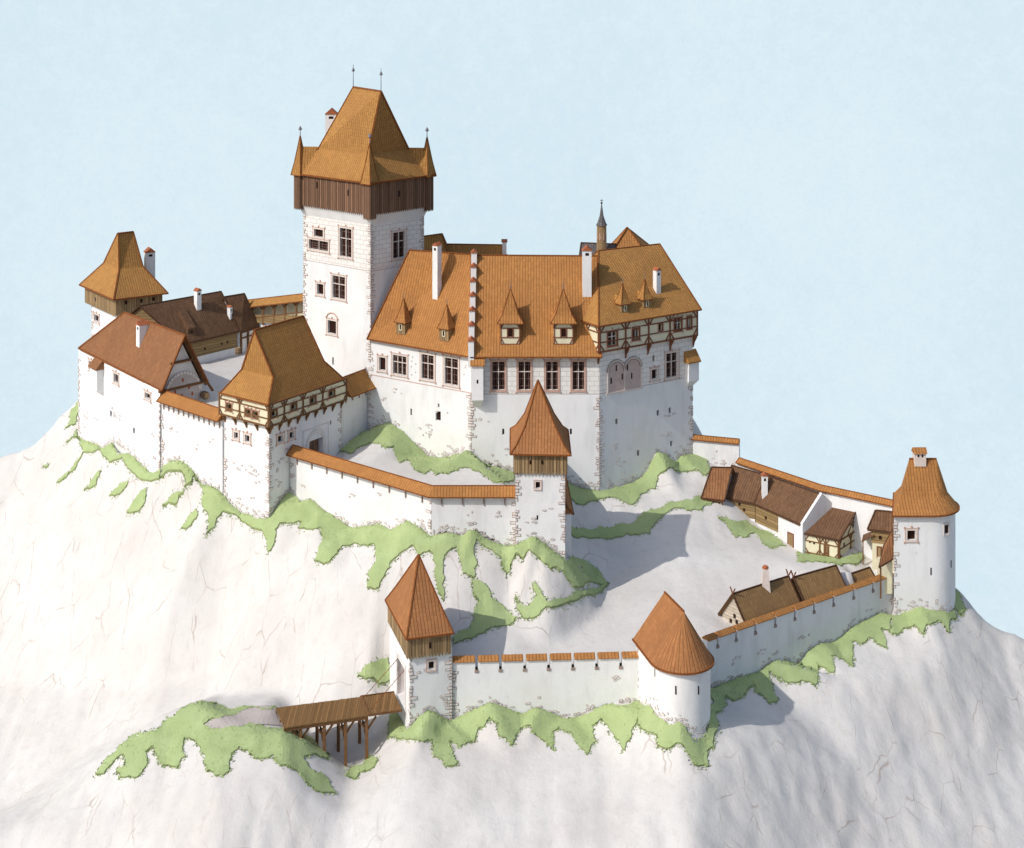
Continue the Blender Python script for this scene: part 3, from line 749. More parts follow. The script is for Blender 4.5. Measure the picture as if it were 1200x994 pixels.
# ================================================================== WEST WARD
# long hall with brown roof
E1, E0 = G(190, 458, 8.1), G(92, 408, 8.1); R1, R0 = G(217, 393, 15.9), G(146, 366, 15.9)
hA, hB = V((-73, 273)), V((-53.7, 247.3)); ib = V((.72, .70))
T = Thing('hall', 'long white hall with hipped brown roof and a round arched gable facing the court', 'building', (-62, 262, 0))
T.body.prism([hA, hB, hB+ib*7.6, hA+ib*7.6], -12, 8.1); T.ztop = 7
mb = T.body
gA, gBk = hB, hB+ib*7.6; rm_ = (gA+gBk)/2
hw, hg = Wall(hA, hB), Wall(gA, gBk)
for r in ((104, 422, 110.5, 435.5), (133, 436.5, 139.5, 450.5), (169.5, 459, 177, 469.5)): T.window(hw, *r)
for x, y in ((130, 485), (157, 505)): T.window(hw, x-1.2, y-3.5, x+1.2, y+3.5, 'slit')
T.walls(M['plaster'])
mb = MB(); ti = (hA-hB).normalized(); off = ti*.35
mb.solid([V((*(gA.lerp(rm_, .07)+off*.2), 7.9)), V((*(gBk.lerp(rm_, .07)+off*.2), 7.9)), V((*(rm_+off*.2), 14.8))], [V((*(gA.lerp(rm_, .07)+off*2), 7.9)), V((*(gBk.lerp(rm_, .07)+off*2), 7.9)), V((*(rm_+off*2), 14.8))])
T.part('gable_wall', mb, M['plaster'])
mb = MB(); c, R = hg.L*.5+.1, 3.0
ms = MB(); n_ = 16
pts = [(c+R*math.cos(math.pi*i/n_), 7.0+R*math.sin(math.pi*i/n_)) for i in range(n_+1)]
pts = pts+[(c-R, 4), (c+R, 4)]
mb.solid([hg.pt(x, z, -.02) for x, z in pts], [hg.pt(x, z, .25) for x, z in pts]); o = T.part('round_arch_wall', mb, m_plain('grey_rose_masonry', (.52, .48, .47), .15, 2, .5))
for i in range(n_):
    t0, t1 = math.pi*i/n_+.02, math.pi*(i+1)/n_-.02
    hg.beam(ms, c+R*math.cos(t0), 7.0+R*math.sin(t0), c+R*math.cos(t1), 7.0+R*math.sin(t1), .42, .1, .34)
T.part('arch_stones', ms, M['stone'], o)
mb = MB()
for x, z in ((c-1.4, 7.3), (c-.2, 6.5), (c+1.1, 7.6), (c+.0, 8.9), (c+1.7, 6.5)): hg.box(mb, x-.17, x+.17, z-.28, z+.28, .2, .27)
T.part('openings', mb, M['cap'], o)
mb = MB()
hg.beam(mb, -.3, 7.9, hg.L+.2, 7.9, .35, -.02, .4); hg.beam(mb, 1.7, 11.8, hg.L-1.7, 11.8, .3, -.02, .4)
hg.beam(mb, hg.L+.5, 7.4, hg.L*.5+.2, 15.2, .38, .02, .45); hg.beam(mb, hg.L-.5, 9.5, hg.L+1.7, 6.2, .3, .1, .5)
T.part('gable_beams', mb, M['beam'])
K1, K0 = V((*(2*v2(R1)-v2(E1)), 8.1)), V((*(2*v2(R1)-v2(E1)+(v2(E0)-v2(E1))*.93), 8.1))
mb = MB(); dz = V((0, 0, .25))
for q in ([E0, E1, R1, R0], [R0, R1, K1, K0], [K0, E0, R0]): mb.solid([x-dz for x in q], q)
T.part('roof', mb, M['brown']); T.edges([(E0, E1), (E1, R1), (R0, R1), (E0, R0), (K0, R0), (K1, R1), (K0, E0)], 'edge', .22)
q = slope_hit(E0, E1, R0, 160, 408); T.chimney(V((q.x+.2, q.y, 0)), 1.25, 1.6, H-(381+80)*q.y/F, q.z-3, hw.t)
a0, a1, z0, z1 = hw.rect(113.5, 432, 121.5, 455); mb = MB(); hw.box(mb, a0, a1, z0, z1+.6, -.05, 1.15)
mb.solid([hw.pt(a0+.2, z0-.9, .05), hw.pt(a1-.2, z0-.9, .05), hw.pt(a1-.2, z0-.9, -.1), hw.pt(a0+.2, z0-.9, -.1)], [hw.pt(a0, z0, 1.15), hw.pt(a1, z0, 1.15), hw.pt(a1, z0, -.1), hw.pt(a0, z0, -.1)])
o = T.part('closet', mb, M['plaster'])
mb = MB(); mb.solid([hw.pt(a0-.2, z1+.2, 1.45), hw.pt(a1+.2, z1+.2, 1.45), hw.pt(a1+.2, z1+.2, -.1), hw.pt(a0-.2, z1+.2, -.1)], [hw.pt(a0-.2, z1+.4, 1.45), hw.pt(a1+.2, z1+.4, 1.45), hw.pt(a1+.2, z1+2.0, -.1), hw.pt(a0-.2, z1+2.0, -.1)])
T.part('closet_roof', mb, M['brown'], o)
bH = [(95, 515), (103, 519), (112, 521), (122, 527), (128, 522), (134, 519), (150, 530), (165, 543), (176, 555), (184, 555), (188, 550)]
foot(hw, bH, 5); T.quoins(hw, 0, -8, 6, .6, .95); T.quoins(hw, 1, -5, 5.5, .6, .8); T.rubble(hw, bH, 110, 1.5, 1, 9)

# log house behind with dark roof
LOGS = []
T = Thing('log_house', 'dark shingled log house with slim white chimney at the back of the court', 'house', (-54, 277, 5))
E0, E1, R0, R1 = G(214, 403.5, 9), G(282, 388, 9), G(163.5, 358.6, 15.3), G(259, 341.5, 15.3)
gable_house(T, E0, E1, R0, R1, 6.2, rm='dark'); T.walls(M['log'])
mb = MB(); T.fw.box(mb, -.1, T.fw.L+.1, 3, 6.2, -6, .12); T.part('plinth', mb, M['plaster'])
mb = MB()
for x, y in ((240, 409), (260, 403), (266.5, 401)): a, z = T.fw.hit(x, y); T.fw.box(mb, a-.16, a+.16, z-.2, z+.2, -.02, .06)
T.part('window_holes', mb, M['pane'])
q = slope_hit(*T.sl, 233.5, 368.5); T.chimney(V((q.x, q.y, 0)), .9, .9, H-(341+80)*q.y/F, q.z-2, T.t)
q = slope_hit(*T.sl, 224, 391); mb = MB(); W = Wall(v2(q)-T.t*.8, v2(q)+T.t*.8)
mb.solid([W.pt(0, q.z-.4, 0), W.pt(1.6, q.z-.4, 0), W.pt(1.6, q.z+.9, -2.5), W.pt(0, q.z+.9, -2.5)], [W.pt(0, q.z+1.0, .3), W.pt(1.6, q.z+1.0, .3), W.pt(1.6, q.z+3.6, -2.5), W.pt(0, q.z+3.6, -2.5)])
o = T.part('dormer', mb, M['dark']); mb = MB(); W.box(mb, .6, 1.0, q.z+.1, q.z+.7, .0, .2); T.part('pane', mb, M['pane'], o)
T = Thing('shed', 'small dark roofed shed on posts at the end of the court log house', 'shed', (-47, 281, 5))
E0, E1, R0, R1 = G(282, 390, 8.8), G(304, 383, 8.8), G(262, 348, 14.6), G(286.5, 344, 14.6)
gable_house(T, E0, E1, R0, R1, 5, rm='dark'); T.walls(M['plaster'])
mb = MB()
for a in (.2, T.fw.L*.5, T.fw.L-.2): T.fw.beam(mb, a, 4.5, a, 8.6, .3, .0, .3)
T.fw.beam(mb, 0, 7.6, T.fw.L, 7.6, .2, .0, .25); T.part('posts', mb, M['beam'])
q = slope_hit(*T.sl, 271, 369.5); T.chimney(V((q.x, q.y, 0)), .6, .7, H-(360+80)*q.y/F, q.z-2, T.t)

# corner tower
n_, l_, r_ = G(133, 350.5, 13.95), G(93, 333, 13.95), G(197, 343, 13.95)
n_ = v2(n_); l_ = v2(l_); r_ = v2(r_); ev = [l_, n_, r_, l_+r_-n_]; body = poly_offset(ev, -1.6)
T = Thing('corner_tower', 'square tower with boarded gallery and flared orange roof at the far left corner', 'tower', (-69, 289, 5))
tl, tr = Wall(body[0], body[1]), Wall(body[1], body[2])
T.body.prism(body, -12, 11.6); T.window(tl, 110, 367.5, 116.5, 378.5); T.walls(M['plaster'])
T.quoins(tl, 0, -4, 11, .6, .9)
hp = poly_offset(ev, -.75); T.hoarding(hp, 10.9, 13.9, 'wood', .45)
T.loft_roof([ring(ev, 13.8), ring(scaled(ev, .44), 18.2), [G(138, 273.5, 24.2), G(138, 273.5, 24.2)+V((.2, -.4, 0)), G(156, 271.5, 24.2), G(156, 271.5, 24.2)]], 'tile2', w=.22)
mb = MB(); A_, B_ = Wall(hp[0], hp[1]), Wall(hp[1], hp[2])
for w, x, y in ((A_, 112.5, 351), (B_, 147.5, 354.5), (B_, 165.5, 352.5), (B_, 179.5, 350.5)): a, z = w.hit(x, y); w.box(mb, a-.2, a+.2, z-.3, z+.3, .04, .13)
T.part('loopholes', mb, M['pane'])
T.chimney(P(176.5, 320, 294), 1.7, 1.3, H-(296+80)*294/F, 12, V((.87, .48)))

# covered wall walk
T = Thing('covered_wall_walk', 'roofed wall walk with pale arched openings between the court sheds and the keep', 'wall', (-43, 285, 5))
A, B = P(285, 360, 286), P(362, 350, 279); w = Wall(A, B)
for z0, z1, d0, d1, m_, nm in ((-6, 8.2, -1.4, 0, 'plaster', 'wall'),):
    T.body.prism([w.pt(0, 0, d1), w.pt(w.L, 0, d1), w.pt(w.L, 0, d0), w.pt(0, 0, d0)], -8, 9.6)
T.walls(M['plaster'])
mb = MB(); zA = [A.z, B.z]
mb.solid([w.pt(0, 9.2, .5), w.pt(w.L, 10.6, .5), w.pt(w.L, 10.6, .35), w.pt(0, 9.2, .35)], [w.pt(0, 10.6, .5), w.pt(w.L, 12, .5), w.pt(w.L, 12, .35), w.pt(0, 10.6, .35)]); T.part('parapet', mb, M['log'])
mb = MB(); mb.solid([w.pt(0, 8, -1), w.pt(w.L, 8, -1), w.pt(w.L, 8, -1.3), w.pt(0, 8, -1.3)], [w.pt(0, A.z, -1), w.pt(w.L, B.z, -1), w.pt(w.L, B.z, -1.3), w.pt(0, A.z, -1.3)]); T.part('rear_wall', mb, M['cream'])
mb = MB(); k = 6
for i in range(k+1):
    a = w.L*i/k; zt = A.z+(B.z-A.z)*i/k; w.beam(mb, a, zt-3.6, a, zt, .3, .3, .52)
    if i < k:
        a2 = w.L*(i+1)/k; w.beam(mb, a, zt-.9, a+.7, zt-.05, .2, .33, .5); w.beam(mb, a2, zt-.6, a2-.7, zt+.15, .2, .33, .5)
w.beam(mb, 0, A.z-2.1, w.L, B.z-2.1, .2, .34, .54)
T.part('timber_posts', mb, M['beam'])
mb = MB(); E0, E1, R0, R1 = w.pt(-.5, A.z-.1, 1.1), w.pt(w.L+.5, B.z-.1, 1.1), w.pt(-.5, A.z+1.0, -.5), w.pt(w.L+.5, B.z+1.0, -.5)
K0, K1 = w.pt(-.5, A.z-.4, -2), w.pt(w.L+.5, B.z-.4, -2); mb.solid([E0, R0, K0], [E1, R1, K1]); T.part('roof', mb, M['tile2']); T.edges([(E0, E1), (R0, R1), (E0, R0), (E1, R1)], 'edge', .16)

# ================================================================== SMALL POINTED TOWER
sN0, sN1 = V((.5, 215.6)), V((7.05, 215.2)); sb = V((0, 9.6))
T = Thing('small_tower', 'slender white tower with tall pointed roof standing in front of the palace', 'tower', (3.8, 218, -5))
body = [sN0, sN1, sN1+sb, sN0+sb]; sw, sr_ = Wall(sN0, sN1), Wall(sN1, sN1+sb)
T.body.prism(body, -10, 7); T.ztop = 6
T.window(sw, 626, 563, 634.5, 574); T.window(sw, 628.7, 604, 630.7, 610, 'slit'); T.walls(M['plaster'])
bS = [(603, 640), (612, 636), (625, 628), (639, 639), (650, 647), (662, 656)]; foot(sw, bS, -3); c3b = [(7.6, 216, -5.6), (7.7, 220, -6), (7.8, 225, -6.3)]
T.quoins(sw, 0, -4, 6, .6, .8); T.quoins(sw, 1, -5, 6, .6, .8); T.rubble(sw, bS, 55, 1.5, 1, 2)
hp = poly_offset(body, .25); T.hoarding(hp, 6.2, 8.9, 'wood', .46)
ev = poly_offset(body, .75); c = centre(ev); ap = V((c.x-.25, c.y, 17.1))
T.loft_roof([ring(ev, 8.7), ring(scaled(ev, .79), 9.6), ring(scaled(ev, .5), 11.7), [ap]*4], 'tile3', w=.18)
mb = MB(); W = Wall(hp[0], hp[1])
for x in (621.5, 635.5): a, z = W.hit(x, 541.5); W.box(mb, a-.13, a+.13, z-.25, z+.25, .04, .13)
T.part('loopholes', mb, M['pane'])
curtain('curtain_wall', 'roofed wall hidden behind the small pointed tower, only its orange roof end shows', [(7.95, 217.5), (7.2, 239.5)], -.1, -10, half=.9, rise=.9, mat='tile3')

# ================================================================== ENTRY TOWER
eN, eW, eE = V((-12.3, 195.6)), V((-15.5, 205.6)), V((-7.3, 197.0)); eB = eW+eE-eN
T = Thing('gate_tower', 'square gate tower beside the wooden bridge, with board gallery and steep pointed roof', 'tower', (-11.6, 201, -16))
body = [eW, eN, eE, eB]; el, er = Wall(eW, eN), Wall(eN, eE)
T.body.prism(body, -25, -8.5); T.ztop = -10
T.window(er, 500, 773, 511, 786.5)
a0, a1 = el.hit(463, 800)[0], el.hit(469.5, 800)[0]; a0, a1 = el.L*.40, el.L*.80
T.cuts.append((el, a0, a1, -16.7, -12.2, 1.2)); T.walls(M['plaster'])
mb = MB(); el.box(mb, a0-.1, a1+.1, -16.75, -12.1, -1.15, -1.1); T.part('gate', mb, M['grille'])
mb = MB()
for x in (a0, a1): el.beam(mb, x, -16.7, x, -11.6, .3, -.02, .14)
el.beam(mb, a0-.1, -11.6, a1+.1, -11.6, .3, -.02, .145); T.part('gate_surround', mb, M['stone'])
bEl = [(456.5, 822), (462, 830), (469, 842), (477, 856)]; bEr = [(478, 855.5), (486, 846), (500, 832.6), (508.6, 835), (522, 843.7), (528.5, 846)]
foot(el, bEl, -17); foot(er, bEr, -13.4)
T.quoins(er, 0, -18, -10, .6, .95); T.quoins(el, 1, -19, -10, .6, .8); T.quoins(er, 1, -18, -10, .6, .85); T.rubble(er, bEr, 35, 1.3, 1, 2)
ev = [v2(G(451.5, 703, -7)), v2(G(476, 749, -7)), v2(G(531.5, 742, -7))]; ev.append(ev[0]+ev[2]-ev[1])
hp = poly_offset(ev, -.3); T.hoarding(hp, -9.4, -6.9, 'wood', .42)
c = centre(ev); ap = G(490.5, 650, .7)
T.loft_roof([ring(ev, -7.05), ring(scaled(ev, .68), -4.7), [ap]*4], 'tile3', w=.18)
W = Wall(hp[1], hp[2]); a, z = W.hit(504, 756); mb = MB(); W.box(mb, a-.13, a+.13, z-.35, z+.35, .04, .13); T.part('loopholes', mb, M['pane'])

# ================================================================== crenellated walls
def creno(label, A, B, zt, zb, gaps, base, inner, inner_n=-1, q=(), name='battlement_wall'):
    T = Thing(name, label, 'wall', (A[0], A[1], zb+5)); T.ztop = zt-1
    w = Wall(A, B); th = .9; T.body.prism([w.pt(0, 0, 0), w.pt(w.L, 0, 0), w.pt(w.L, 0, -th), w.pt(0, 0, -th)], zb, zt-1.15)
    T.walls(M['plaster']); g = [0]+sorted(w.hit(x, y)[0] for x, y in gaps)+[w.L]
    for i, (a, b) in enumerate(zip(g, g[1:])):
        a += .17 if i else 0; b -= .17 if i < len(g)-2 else 0
        m = MB(); w.box(m, a, b, zt-1.15, zt-.12, -th+.02, 0); o = T.part('merlon', m, M['plaster'])
        c = MB(); f = [(.2, zt-.16), (.2, zt-.04), (-th/2, zt+.42), (-th-.2, zt-.04), (-th-.2, zt-.16)]
        c.solid([w.pt(a+.02, z, d) for d, z in f], [w.pt(b-.02, z, d) for d, z in f]); T.part('coping', c, M['tile'] if i else M['tile'], o)
    m = MB()
    for x in g[1:-1]: w.box(m, x-.24, x+.24, zt-1.5, zt-1.15, -th+.1, .08)
    T.part('sill_stones', m, M['joint'])
    foot(w, base, inner); T.rubble(w, base, int(w.L*3.2), 1.2, 1, 3)
    for end, z0, z1 in q: T.quoins(w, end, z0, z1, .6, .7)
    return T, w
bF = [(530, 843), (550, 835), (566.7, 826.7), (576.7, 824), (596.7, 831.7), (613, 837), (628, 829), (653, 839), (676.7, 841), (700, 830), (713, 825), (748, 823)]
creno('long white battlement wall between the gate tower and the round fronted tower', eE+V((.05, .3)), V((15.5, 198.6)), -10.75, -24, [(x, 779) for x in (558.5, 586.5, 615, 643, 671.4, 699.3, 727.5)], bF, -13.4, q=[(0, -17, -12)])
bR = [(832.6, 808), (848, 800.7), (869, 793), (887.7, 788), (907.5, 774), (920, 775), (934, 780), (946, 763.7), (960, 754), (974, 754), (988, 745), (997, 735.7), (1016, 726), (1032, 718), (1044, 722.8)]
rwA, rwB = v2(G(829, 751, -10.85)), v2(G(1047, 674, -10.85))
creno('shaded battlement wall climbing from the round fronted tower to the big right tower', rwA, rwB, -10.75, -26, [(x, 750-(x-833)*.33) for x in (841, 862.7, 885.3, 908.7, 931.5, 954, 976.8, 1000.4, 1023)], bR, -12.6, q=[(1, -16, -11.5)])

# ================================================================== HORSESHOE TOWER
def horseshoe(c, a, b, r, L, n=16):     # a = axis to the round front, b = right of it
    pl = [c-b*r-a*L]
    for i in range(n+1):
        t = math.pi*i/n; pl.append(c-b*r*math.cos(t)+a*r*math.sin(t))
    pl.append(c+b*r-a*L); return pl
a_, b_ = V((.25, -.97)), V((.97, .25)); ch = V((20.25, 193.9))
T = Thing('round_tower', 'white tower with rounded front and a brown orange roof, at the foot of the picture', 'tower', (20.3, 196, -16))
pl = horseshoe(ch, a_, b_, 3.45, 6.4); T.body.prism(pl, -24, -9)
bT = [(748.5, 824), (764, 830.5), (773, 844), (781.7, 851.6), (795, 848), (804, 857), (812.7, 870), (817, 872.6), (828, 864), (831, 852)]
wt = Wall(ch-b_*3.45-a_*6.4, ch-b_*3.45); wf = Wall(ch-b_*3.45+a_*.6, ch+a_*3.5); wg = Wall(ch+a_*3.5, ch+b_*3.45+a_*.6)
o = T.walls(M['plaster'])
for f in o.data.polygons: f.use_smooth = True
md = o.modifiers.new('split', 'EDGE_SPLIT'); md.split_angle = .6
bvh = BVHTree.FromPolygons([V(v.co)+V(T.o['_o']) for v in o.data.vertices], [list(p.vertices) for p in o.data.polygons])
def slit_on(T, bvh, x, y, hw_, hh):
    h, nn, i, d = bvh.ray_cast(CAM, ray(x, y).normalized())
    if h is None: return
    n2 = v2(nn).normalized(); t = V((-n2.y, n2.x)); W = Wall(v2(h)-t*.5, v2(h)+t*.5)
    mb = MB(); W.box(mb, .5-hw_, .5+hw_, h.z-hh, h.z+hh, -.05, .03); T.part('loophole', mb, M['pane'])
    return W, h
for x, y in ((767.5, 788), (792, 809), (818.5, 809)): slit_on(T, bvh, x, y, .09, .5)
mb = MB(); sm = bvh
def rub_on(T, bvh, base, n, up=1.0):
    mb = MB()
    for k in range(n):
        i = random.randrange(len(base)-1); f = random.random(); x = base[i][0]+(base[i+1][0]-base[i][0])*f+random.gauss(0, .6); y = base[i][1]+(base[i+1][1]-base[i][1])*f-abs(random.gauss(0, up*5))-1
        h, nn, _, d = bvh.ray_cast(CAM, ray(x, y).normalized())
        if h is None or abs(nn.z) > .2: continue
        n2 = v2(nn).normalized(); t = V((-n2.y, n2.x)); W = Wall(v2(h)-t, v2(h)+t)
        ww = random.uniform(.12, .3); hh = random.uniform(.08, .17)
        for q, m_, d1 in ((1, 1, .035), (.68, 0, .075)):
            p = [(1+math.cos(j*1.0472)*ww*q, h.z+math.sin(j*1.0472)*hh*q) for j in range(6)]
            mb.solid([W.pt(u, z, -.05) for u, z in p], [W.pt(u, z, d1) for u, z in p], m_)
    absorb(T.wo, mb, [M['stone'], M['rosej']], T.o)
rub_on(T, bvh, bT, 110, 1.3); T.quoins(wt, 0, -17, -10, .6, .85)
ev = horseshoe(ch, a_, b_, 3.85, 6.7); rt = [None]*len(ev); q0, q1 = V((*(ch-a_*5.9), -3.3)), V((*(ch+a_*.1+b_*.3), -3.3))
nn_ = len(ev); rt = [q0]+[q1]*(nn_-2)+[q0]
T.loft_roof([ring(ev, -9.05), rt], 'tile3', hips=False, w=.2)
foots_extra = []
for x, y in bT:
    h, nrm_, _, d = bvh.ray_cast(CAM, ray(x, y).normalized())
    if h is not None: foots_extra.append((h+V((nrm_.x, nrm_.y, 0))*.2, -13.2, h-V((nrm_.x, nrm_.y, 0))*1.2))

# ================================================================== BIG RIGHT TOWER
a_, b_ = V((1, .0)), V((0, 1)); ch = V((57.6, 226.1))
T = Thing('round_tower', 'big white tower, far right, rounded side, tall orange roof topped by a little lantern', 'tower', (57, 226, -14))
def hs(r, L, n=16):
    pl = [ch+V((-L, -r))]
    for i in range(n+1):
        t = -math.pi/2+math.pi*i/n; pl.append(ch+V((r*math.cos(t), r*math.sin(t))))
    pl.append(ch+V((-L+2.3, r))); return pl
T.body.prism(hs(4.1, 5.3), -24, -1.8); fw = Wall(ch+V((-5.3, -4.1)), ch+V((0, -4.1)))
T.window(fw, 1061, 619.5, 1075, 635); o = T.walls(M['plaster'])
for f in o.data.polygons: f.use_smooth = True
md = o.modifiers.new('split', 'EDGE_SPLIT'); md.split_angle = .6
bv2 = BVHTree.FromPolygons([V(v.co)+V(T.o['_o']) for v in o.data.vertices], [list(p.vertices) for p in o.data.polygons])
slit_on(T, bv2, 1091, 669.7, .09, .5); slit_on(T, bv2, 1114.5, 661, .09, .5)
r = slit_on(T, bv2, 1109, 620, .3, .55)
if r:
    W, h = r; mb = MB()
    for u in (.02, .98): W.beam(mb, u, h.z-.85, u, h.z+.85, .16, -.1, .07)
    for z in (-.85, .85): W.beam(mb, -.06, h.z+z, 1.06, h.z+z, .16, -.1, .074)
    T.part('window_frame', mb, M['frame'])
bB = [(1046, 722), (1060, 719), (1079, 712), (1100, 717), (1112, 720), (1119, 716)]
rub_on(T, bv2, bB, 60, 1.2); T.quoins(fw, 0, -14, -3, .6, .6)
for x, y in bB:
    h, nrm_, _, d = bv2.ray_cast(CAM, ray(x, y).normalized())
    if h is not None: foots_extra.append((h+V((nrm_.x, nrm_.y, 0))*.2, -13, h-V((nrm_.x, nrm_.y, 0))*1.2))
ev = hs(4.6, 5.6); q0, q1 = V((55.4, 226.1, 4.5)), V((59.2, 226.1, 4.5)); n = len(ev)
kk = lambda p, q: V((q.x+(p.x-q.x)*.5, q.y+(p.y-q.y)*.52, -.1))
md_ = [kk(ev[0], q0)]+[kk(p, q1) for p in ev[1:-1]]+[kk(ev[-1], q0)]
T.loft_roof([ring(ev, -1.9), md_, [q0]+[q1]*(n-2)+[q0]], 'tile', hips=False, w=.2)
mb = MB(); c = V((56.8, 226.1, 4)); W = Wall((56.0, 225.5), (57.6, 225.5)); W.box(mb, 0, 1.6, 3.6, 5.4, -1.2, 0); o = T.part('lantern', mb, M['frame'])
mb = MB(); mb.solid([W.pt(-.15, 5.4, .2), W.pt(-.15, 6.1, -.6), W.pt(-.15, 5.4, -1.4)], [W.pt(1.75, 5.4, .2), W.pt(1.75, 6.1, -.6), W.pt(1.75, 5.4, -1.4)]); T.part('lantern_roof', mb, M['tile'], o)
mb = MB(); [W.box(mb, x, x+.25, 4.9, 5.25, -.02, .03) for x in (.4, .95)]; T.part('openings', mb, M['pane'], o)

# ================================================================== EAST BACK WALL
zU = H-590*249.4/F
curtain('rampart_wall', 'short high wall with orange roof stepping down from the right end of the palace', [Dp+V((-.2, 0)), v2(P(866, 516, 247.2))], zU-.5, -14, half=.75, rise=.45, th=.9, base=[[(813, 533), (829, 540), (845, 549), (862, 551)]], inner=-8, nr=10)
g0, g1, g2 = G(864, 541, -2.6), G(961, 573.5, -2.6), G(1050, 592.5, -2.6)
curtain('rampart_wall', 'long low wall with thin orange roof behind the farm buildings', [g0, g1, g2], -2.6, -15, half=.8, rise=.5, th=.9)

# ================================================================== FARM BUILDINGS BY THE BACK WALL
def house_frame(T, w, z0, z1, posts, **k): return timber(T, w, 0, w.L, z0, z1, posts, wb=.2, **k)
def door(T, w, x0, y0, x1, y1, mat='wood'):
    a0, a1, z0, z1 = w.rect(x0, y0, x1, y1); mb = MB(); w.box(mb, a0, a1, z0-.5, z1, -.02, .05); o = T.part('door', mb, M[mat])
    mb = MB()
    for a in (a0, a1): w.beam(mb, a, z0-.5, a, z1, .16, -.02, .09)
    w.beam(mb, a0-.08, z1, a1+.08, z1, .16, -.02, .094); T.part('door_frame', mb, M['beamr'], o)
def holes(T, w, pts, r=.18):
    mb = MB()
    for x, y in pts: a, z = w.hit(x, y); w.box(mb, a-r, a+r, z-r*1.2, z+r*1.2, -.02, .045)
    T.part('window_holes', mb, M['pane'])
T = Thing('farmhouse', 'small brown roofed farmhouse with open timber front, leftmost of the row under the back wall', 'house', P(835, 605, 240))
zb = -11; E0, E1, R0, R1 = G(821.5, 584, -5.9), G(849, 587, -5.9), G(834, 547.5, -2.2), G(858, 548, -2.2)
gable_house(T, E0, E1, R0, R1, zb, rm='brown'); T.walls(M['plaster']); z1 = E0.z-.3
timber(T, T.fw, 0, T.fw.L, H-(607+80)*T.fw.A.y/F, z1, [.1, T.fw.L*.35, T.fw.L*.62, T.fw.L-.1], wb=.18, mids=(.75,)); door(T, T.fw, 830, 593, 837, 605)
T = Thing('farmhouse', 'dark roofed log farmhouse on a stone footing, second of the row under the back wall', 'house', P(865, 612, 238))
E0, E1, R0, R1 = G(846, 583, -6.2), G(884, 590.5, -6.2), G(857.4, 545.5, -2.7), G(898, 557, -2.7)
gable_house(T, E0, E1, R0, R1, -8.6, rm='dark', inset=.35, ends=.1); T.walls(M['log']); holes(T, T.fw, ((858.5, 594), (866.5, 591), (872, 597.5)))
mb = MB(); T.fw.box(mb, 0, T.fw.L, -12, -8.6, -3, .1); T.part('footing', mb, M['plaster'])
T = Thing('farmhouse', 'dark roofed farmhouse, half log and half white wall, with a tall white chimney', 'house', P(910, 630, 234))
E0, E1, R0, R1 = G(883.5, 590.5, -6.2), G(938, 615, -6.25), G(897.5, 556.8, -2.65), G(961, 579, -2.65)
gable_house(T, E0, E1, R0, R1, -12, rm='dark', inset=.35, ends=.15); T.walls(M['plaster'])
mb = MB(); a = T.fw.hit(912, 615)[0]; T.fw.box(mb, .05, a, -8.9, -6.3, -.5, .12); o = T.part('log_storey', mb, M['log']); holes(T, Wall(T.fw.pt(0, 0, .12), T.fw.pt(T.fw.L, 0, .12)), ((897.5, 607),), .2)
door(T, T.fw, 923.5, 625, 930, 643)
q = slope_hit(*T.sl, 896.5, 581); T.chimney(V((q.x, q.y, 0)), .8, .8, H-(558+80)*q.y/F, q.z-2, V((1, 0)))
mb = MB(); e = V((0, 0, .25)); K1 = V((*(2*v2(R1)-v2(E1)), E1.z)); t_ = (E1-E0).normalized()*.45
mb.solid([E1+V((0, 0, -5)), E1+e, R1+e, K1+e, K1+V((0, 0, -5))], [E1+t_+V((0, 0, -5)), E1+e+t_, R1+e+t_, K1+e+t_, K1+t_+V((0, 0, -5))]); T.part('fire_wall', mb, M['plaster'])
T = Thing('farmhouse', 'half timbered farmhouse with cream panels and dark roof, its gable turned to the right', 'house', P(965, 650, 229))
E0, E1 = G(939.5, 624.5, -7.4), G(984, 633.5, -7.4); R1 = P(1005.4, 595.5, 231.8); R0 = G(961.4, 585.5, R1.z)
gable_house(T, E0, E1, R0, R1, -13, rm='dark', inset=.3, ends=.25); T.walls(M['cream']); zb = -10.2
timber(T, T.fw, 0, T.fw.L, zb, -7.5, [.1, T.fw.L*.45, T.fw.L*.62, T.fw.L-.1], wb=.18, mids=(.65,)); timber(T, T.gw, 0, T.gw.L, zb, -7.5, [.1, T.gw.L*.33, T.gw.L*.66, T.gw.L-.1], wb=.18, mids=(.5,))
mb = MB(); g = T.gw; zr = R1.z-.5
g.beam(mb, g.L/2, -7.5, g.L/2, zr, .18, -.02, .1); g.beam(mb, g.L*.25, -7.4, g.L*.5, zr, .16, -.02, .09); g.beam(mb, g.L*.75, -7.4, g.L*.5, zr, .16, -.02, .094); g.beam(mb, g.L*.2, -6.2, g.L*.8, -6.2, .16, -.02, .098); T.part('gable_frame', mb, M['beam'])
door(T, T.fw, 966, 638, 971, 651); holes(T, T.fw, ((949, 635), (954, 636.5)), .13); holes(T, T.gw, ((989, 638), (999.5, 616)), .2)
T = Thing('shed', 'little log shed with dark roof between the farmhouse and the big right tower', 'shed', P(1028, 650, 226))
E0, E1, R0, R1 = G(1016.5, 620.5, -6), G(1052, 624.5, -6), G(1026, 598, -3.6), G(1055, 600.5, -3.6)
gable_house(T, E0, E1, R0, R1, -7.9, rm='dark', inset=.3, ends=.3); T.walls(M['log']); holes(T, T.fw, ((1031.5, 630),), .2)
mb = MB(); T.fw.box(mb, .15, T.fw.L, -12, -7.9, -2, -.05); T.part('ground_floor', mb, M['cream']); door(T, Wall(T.fw.pt(0, 0, -.05), T.fw.pt(T.fw.L, 0, -.05)), 1028, 641, 1033, 650)
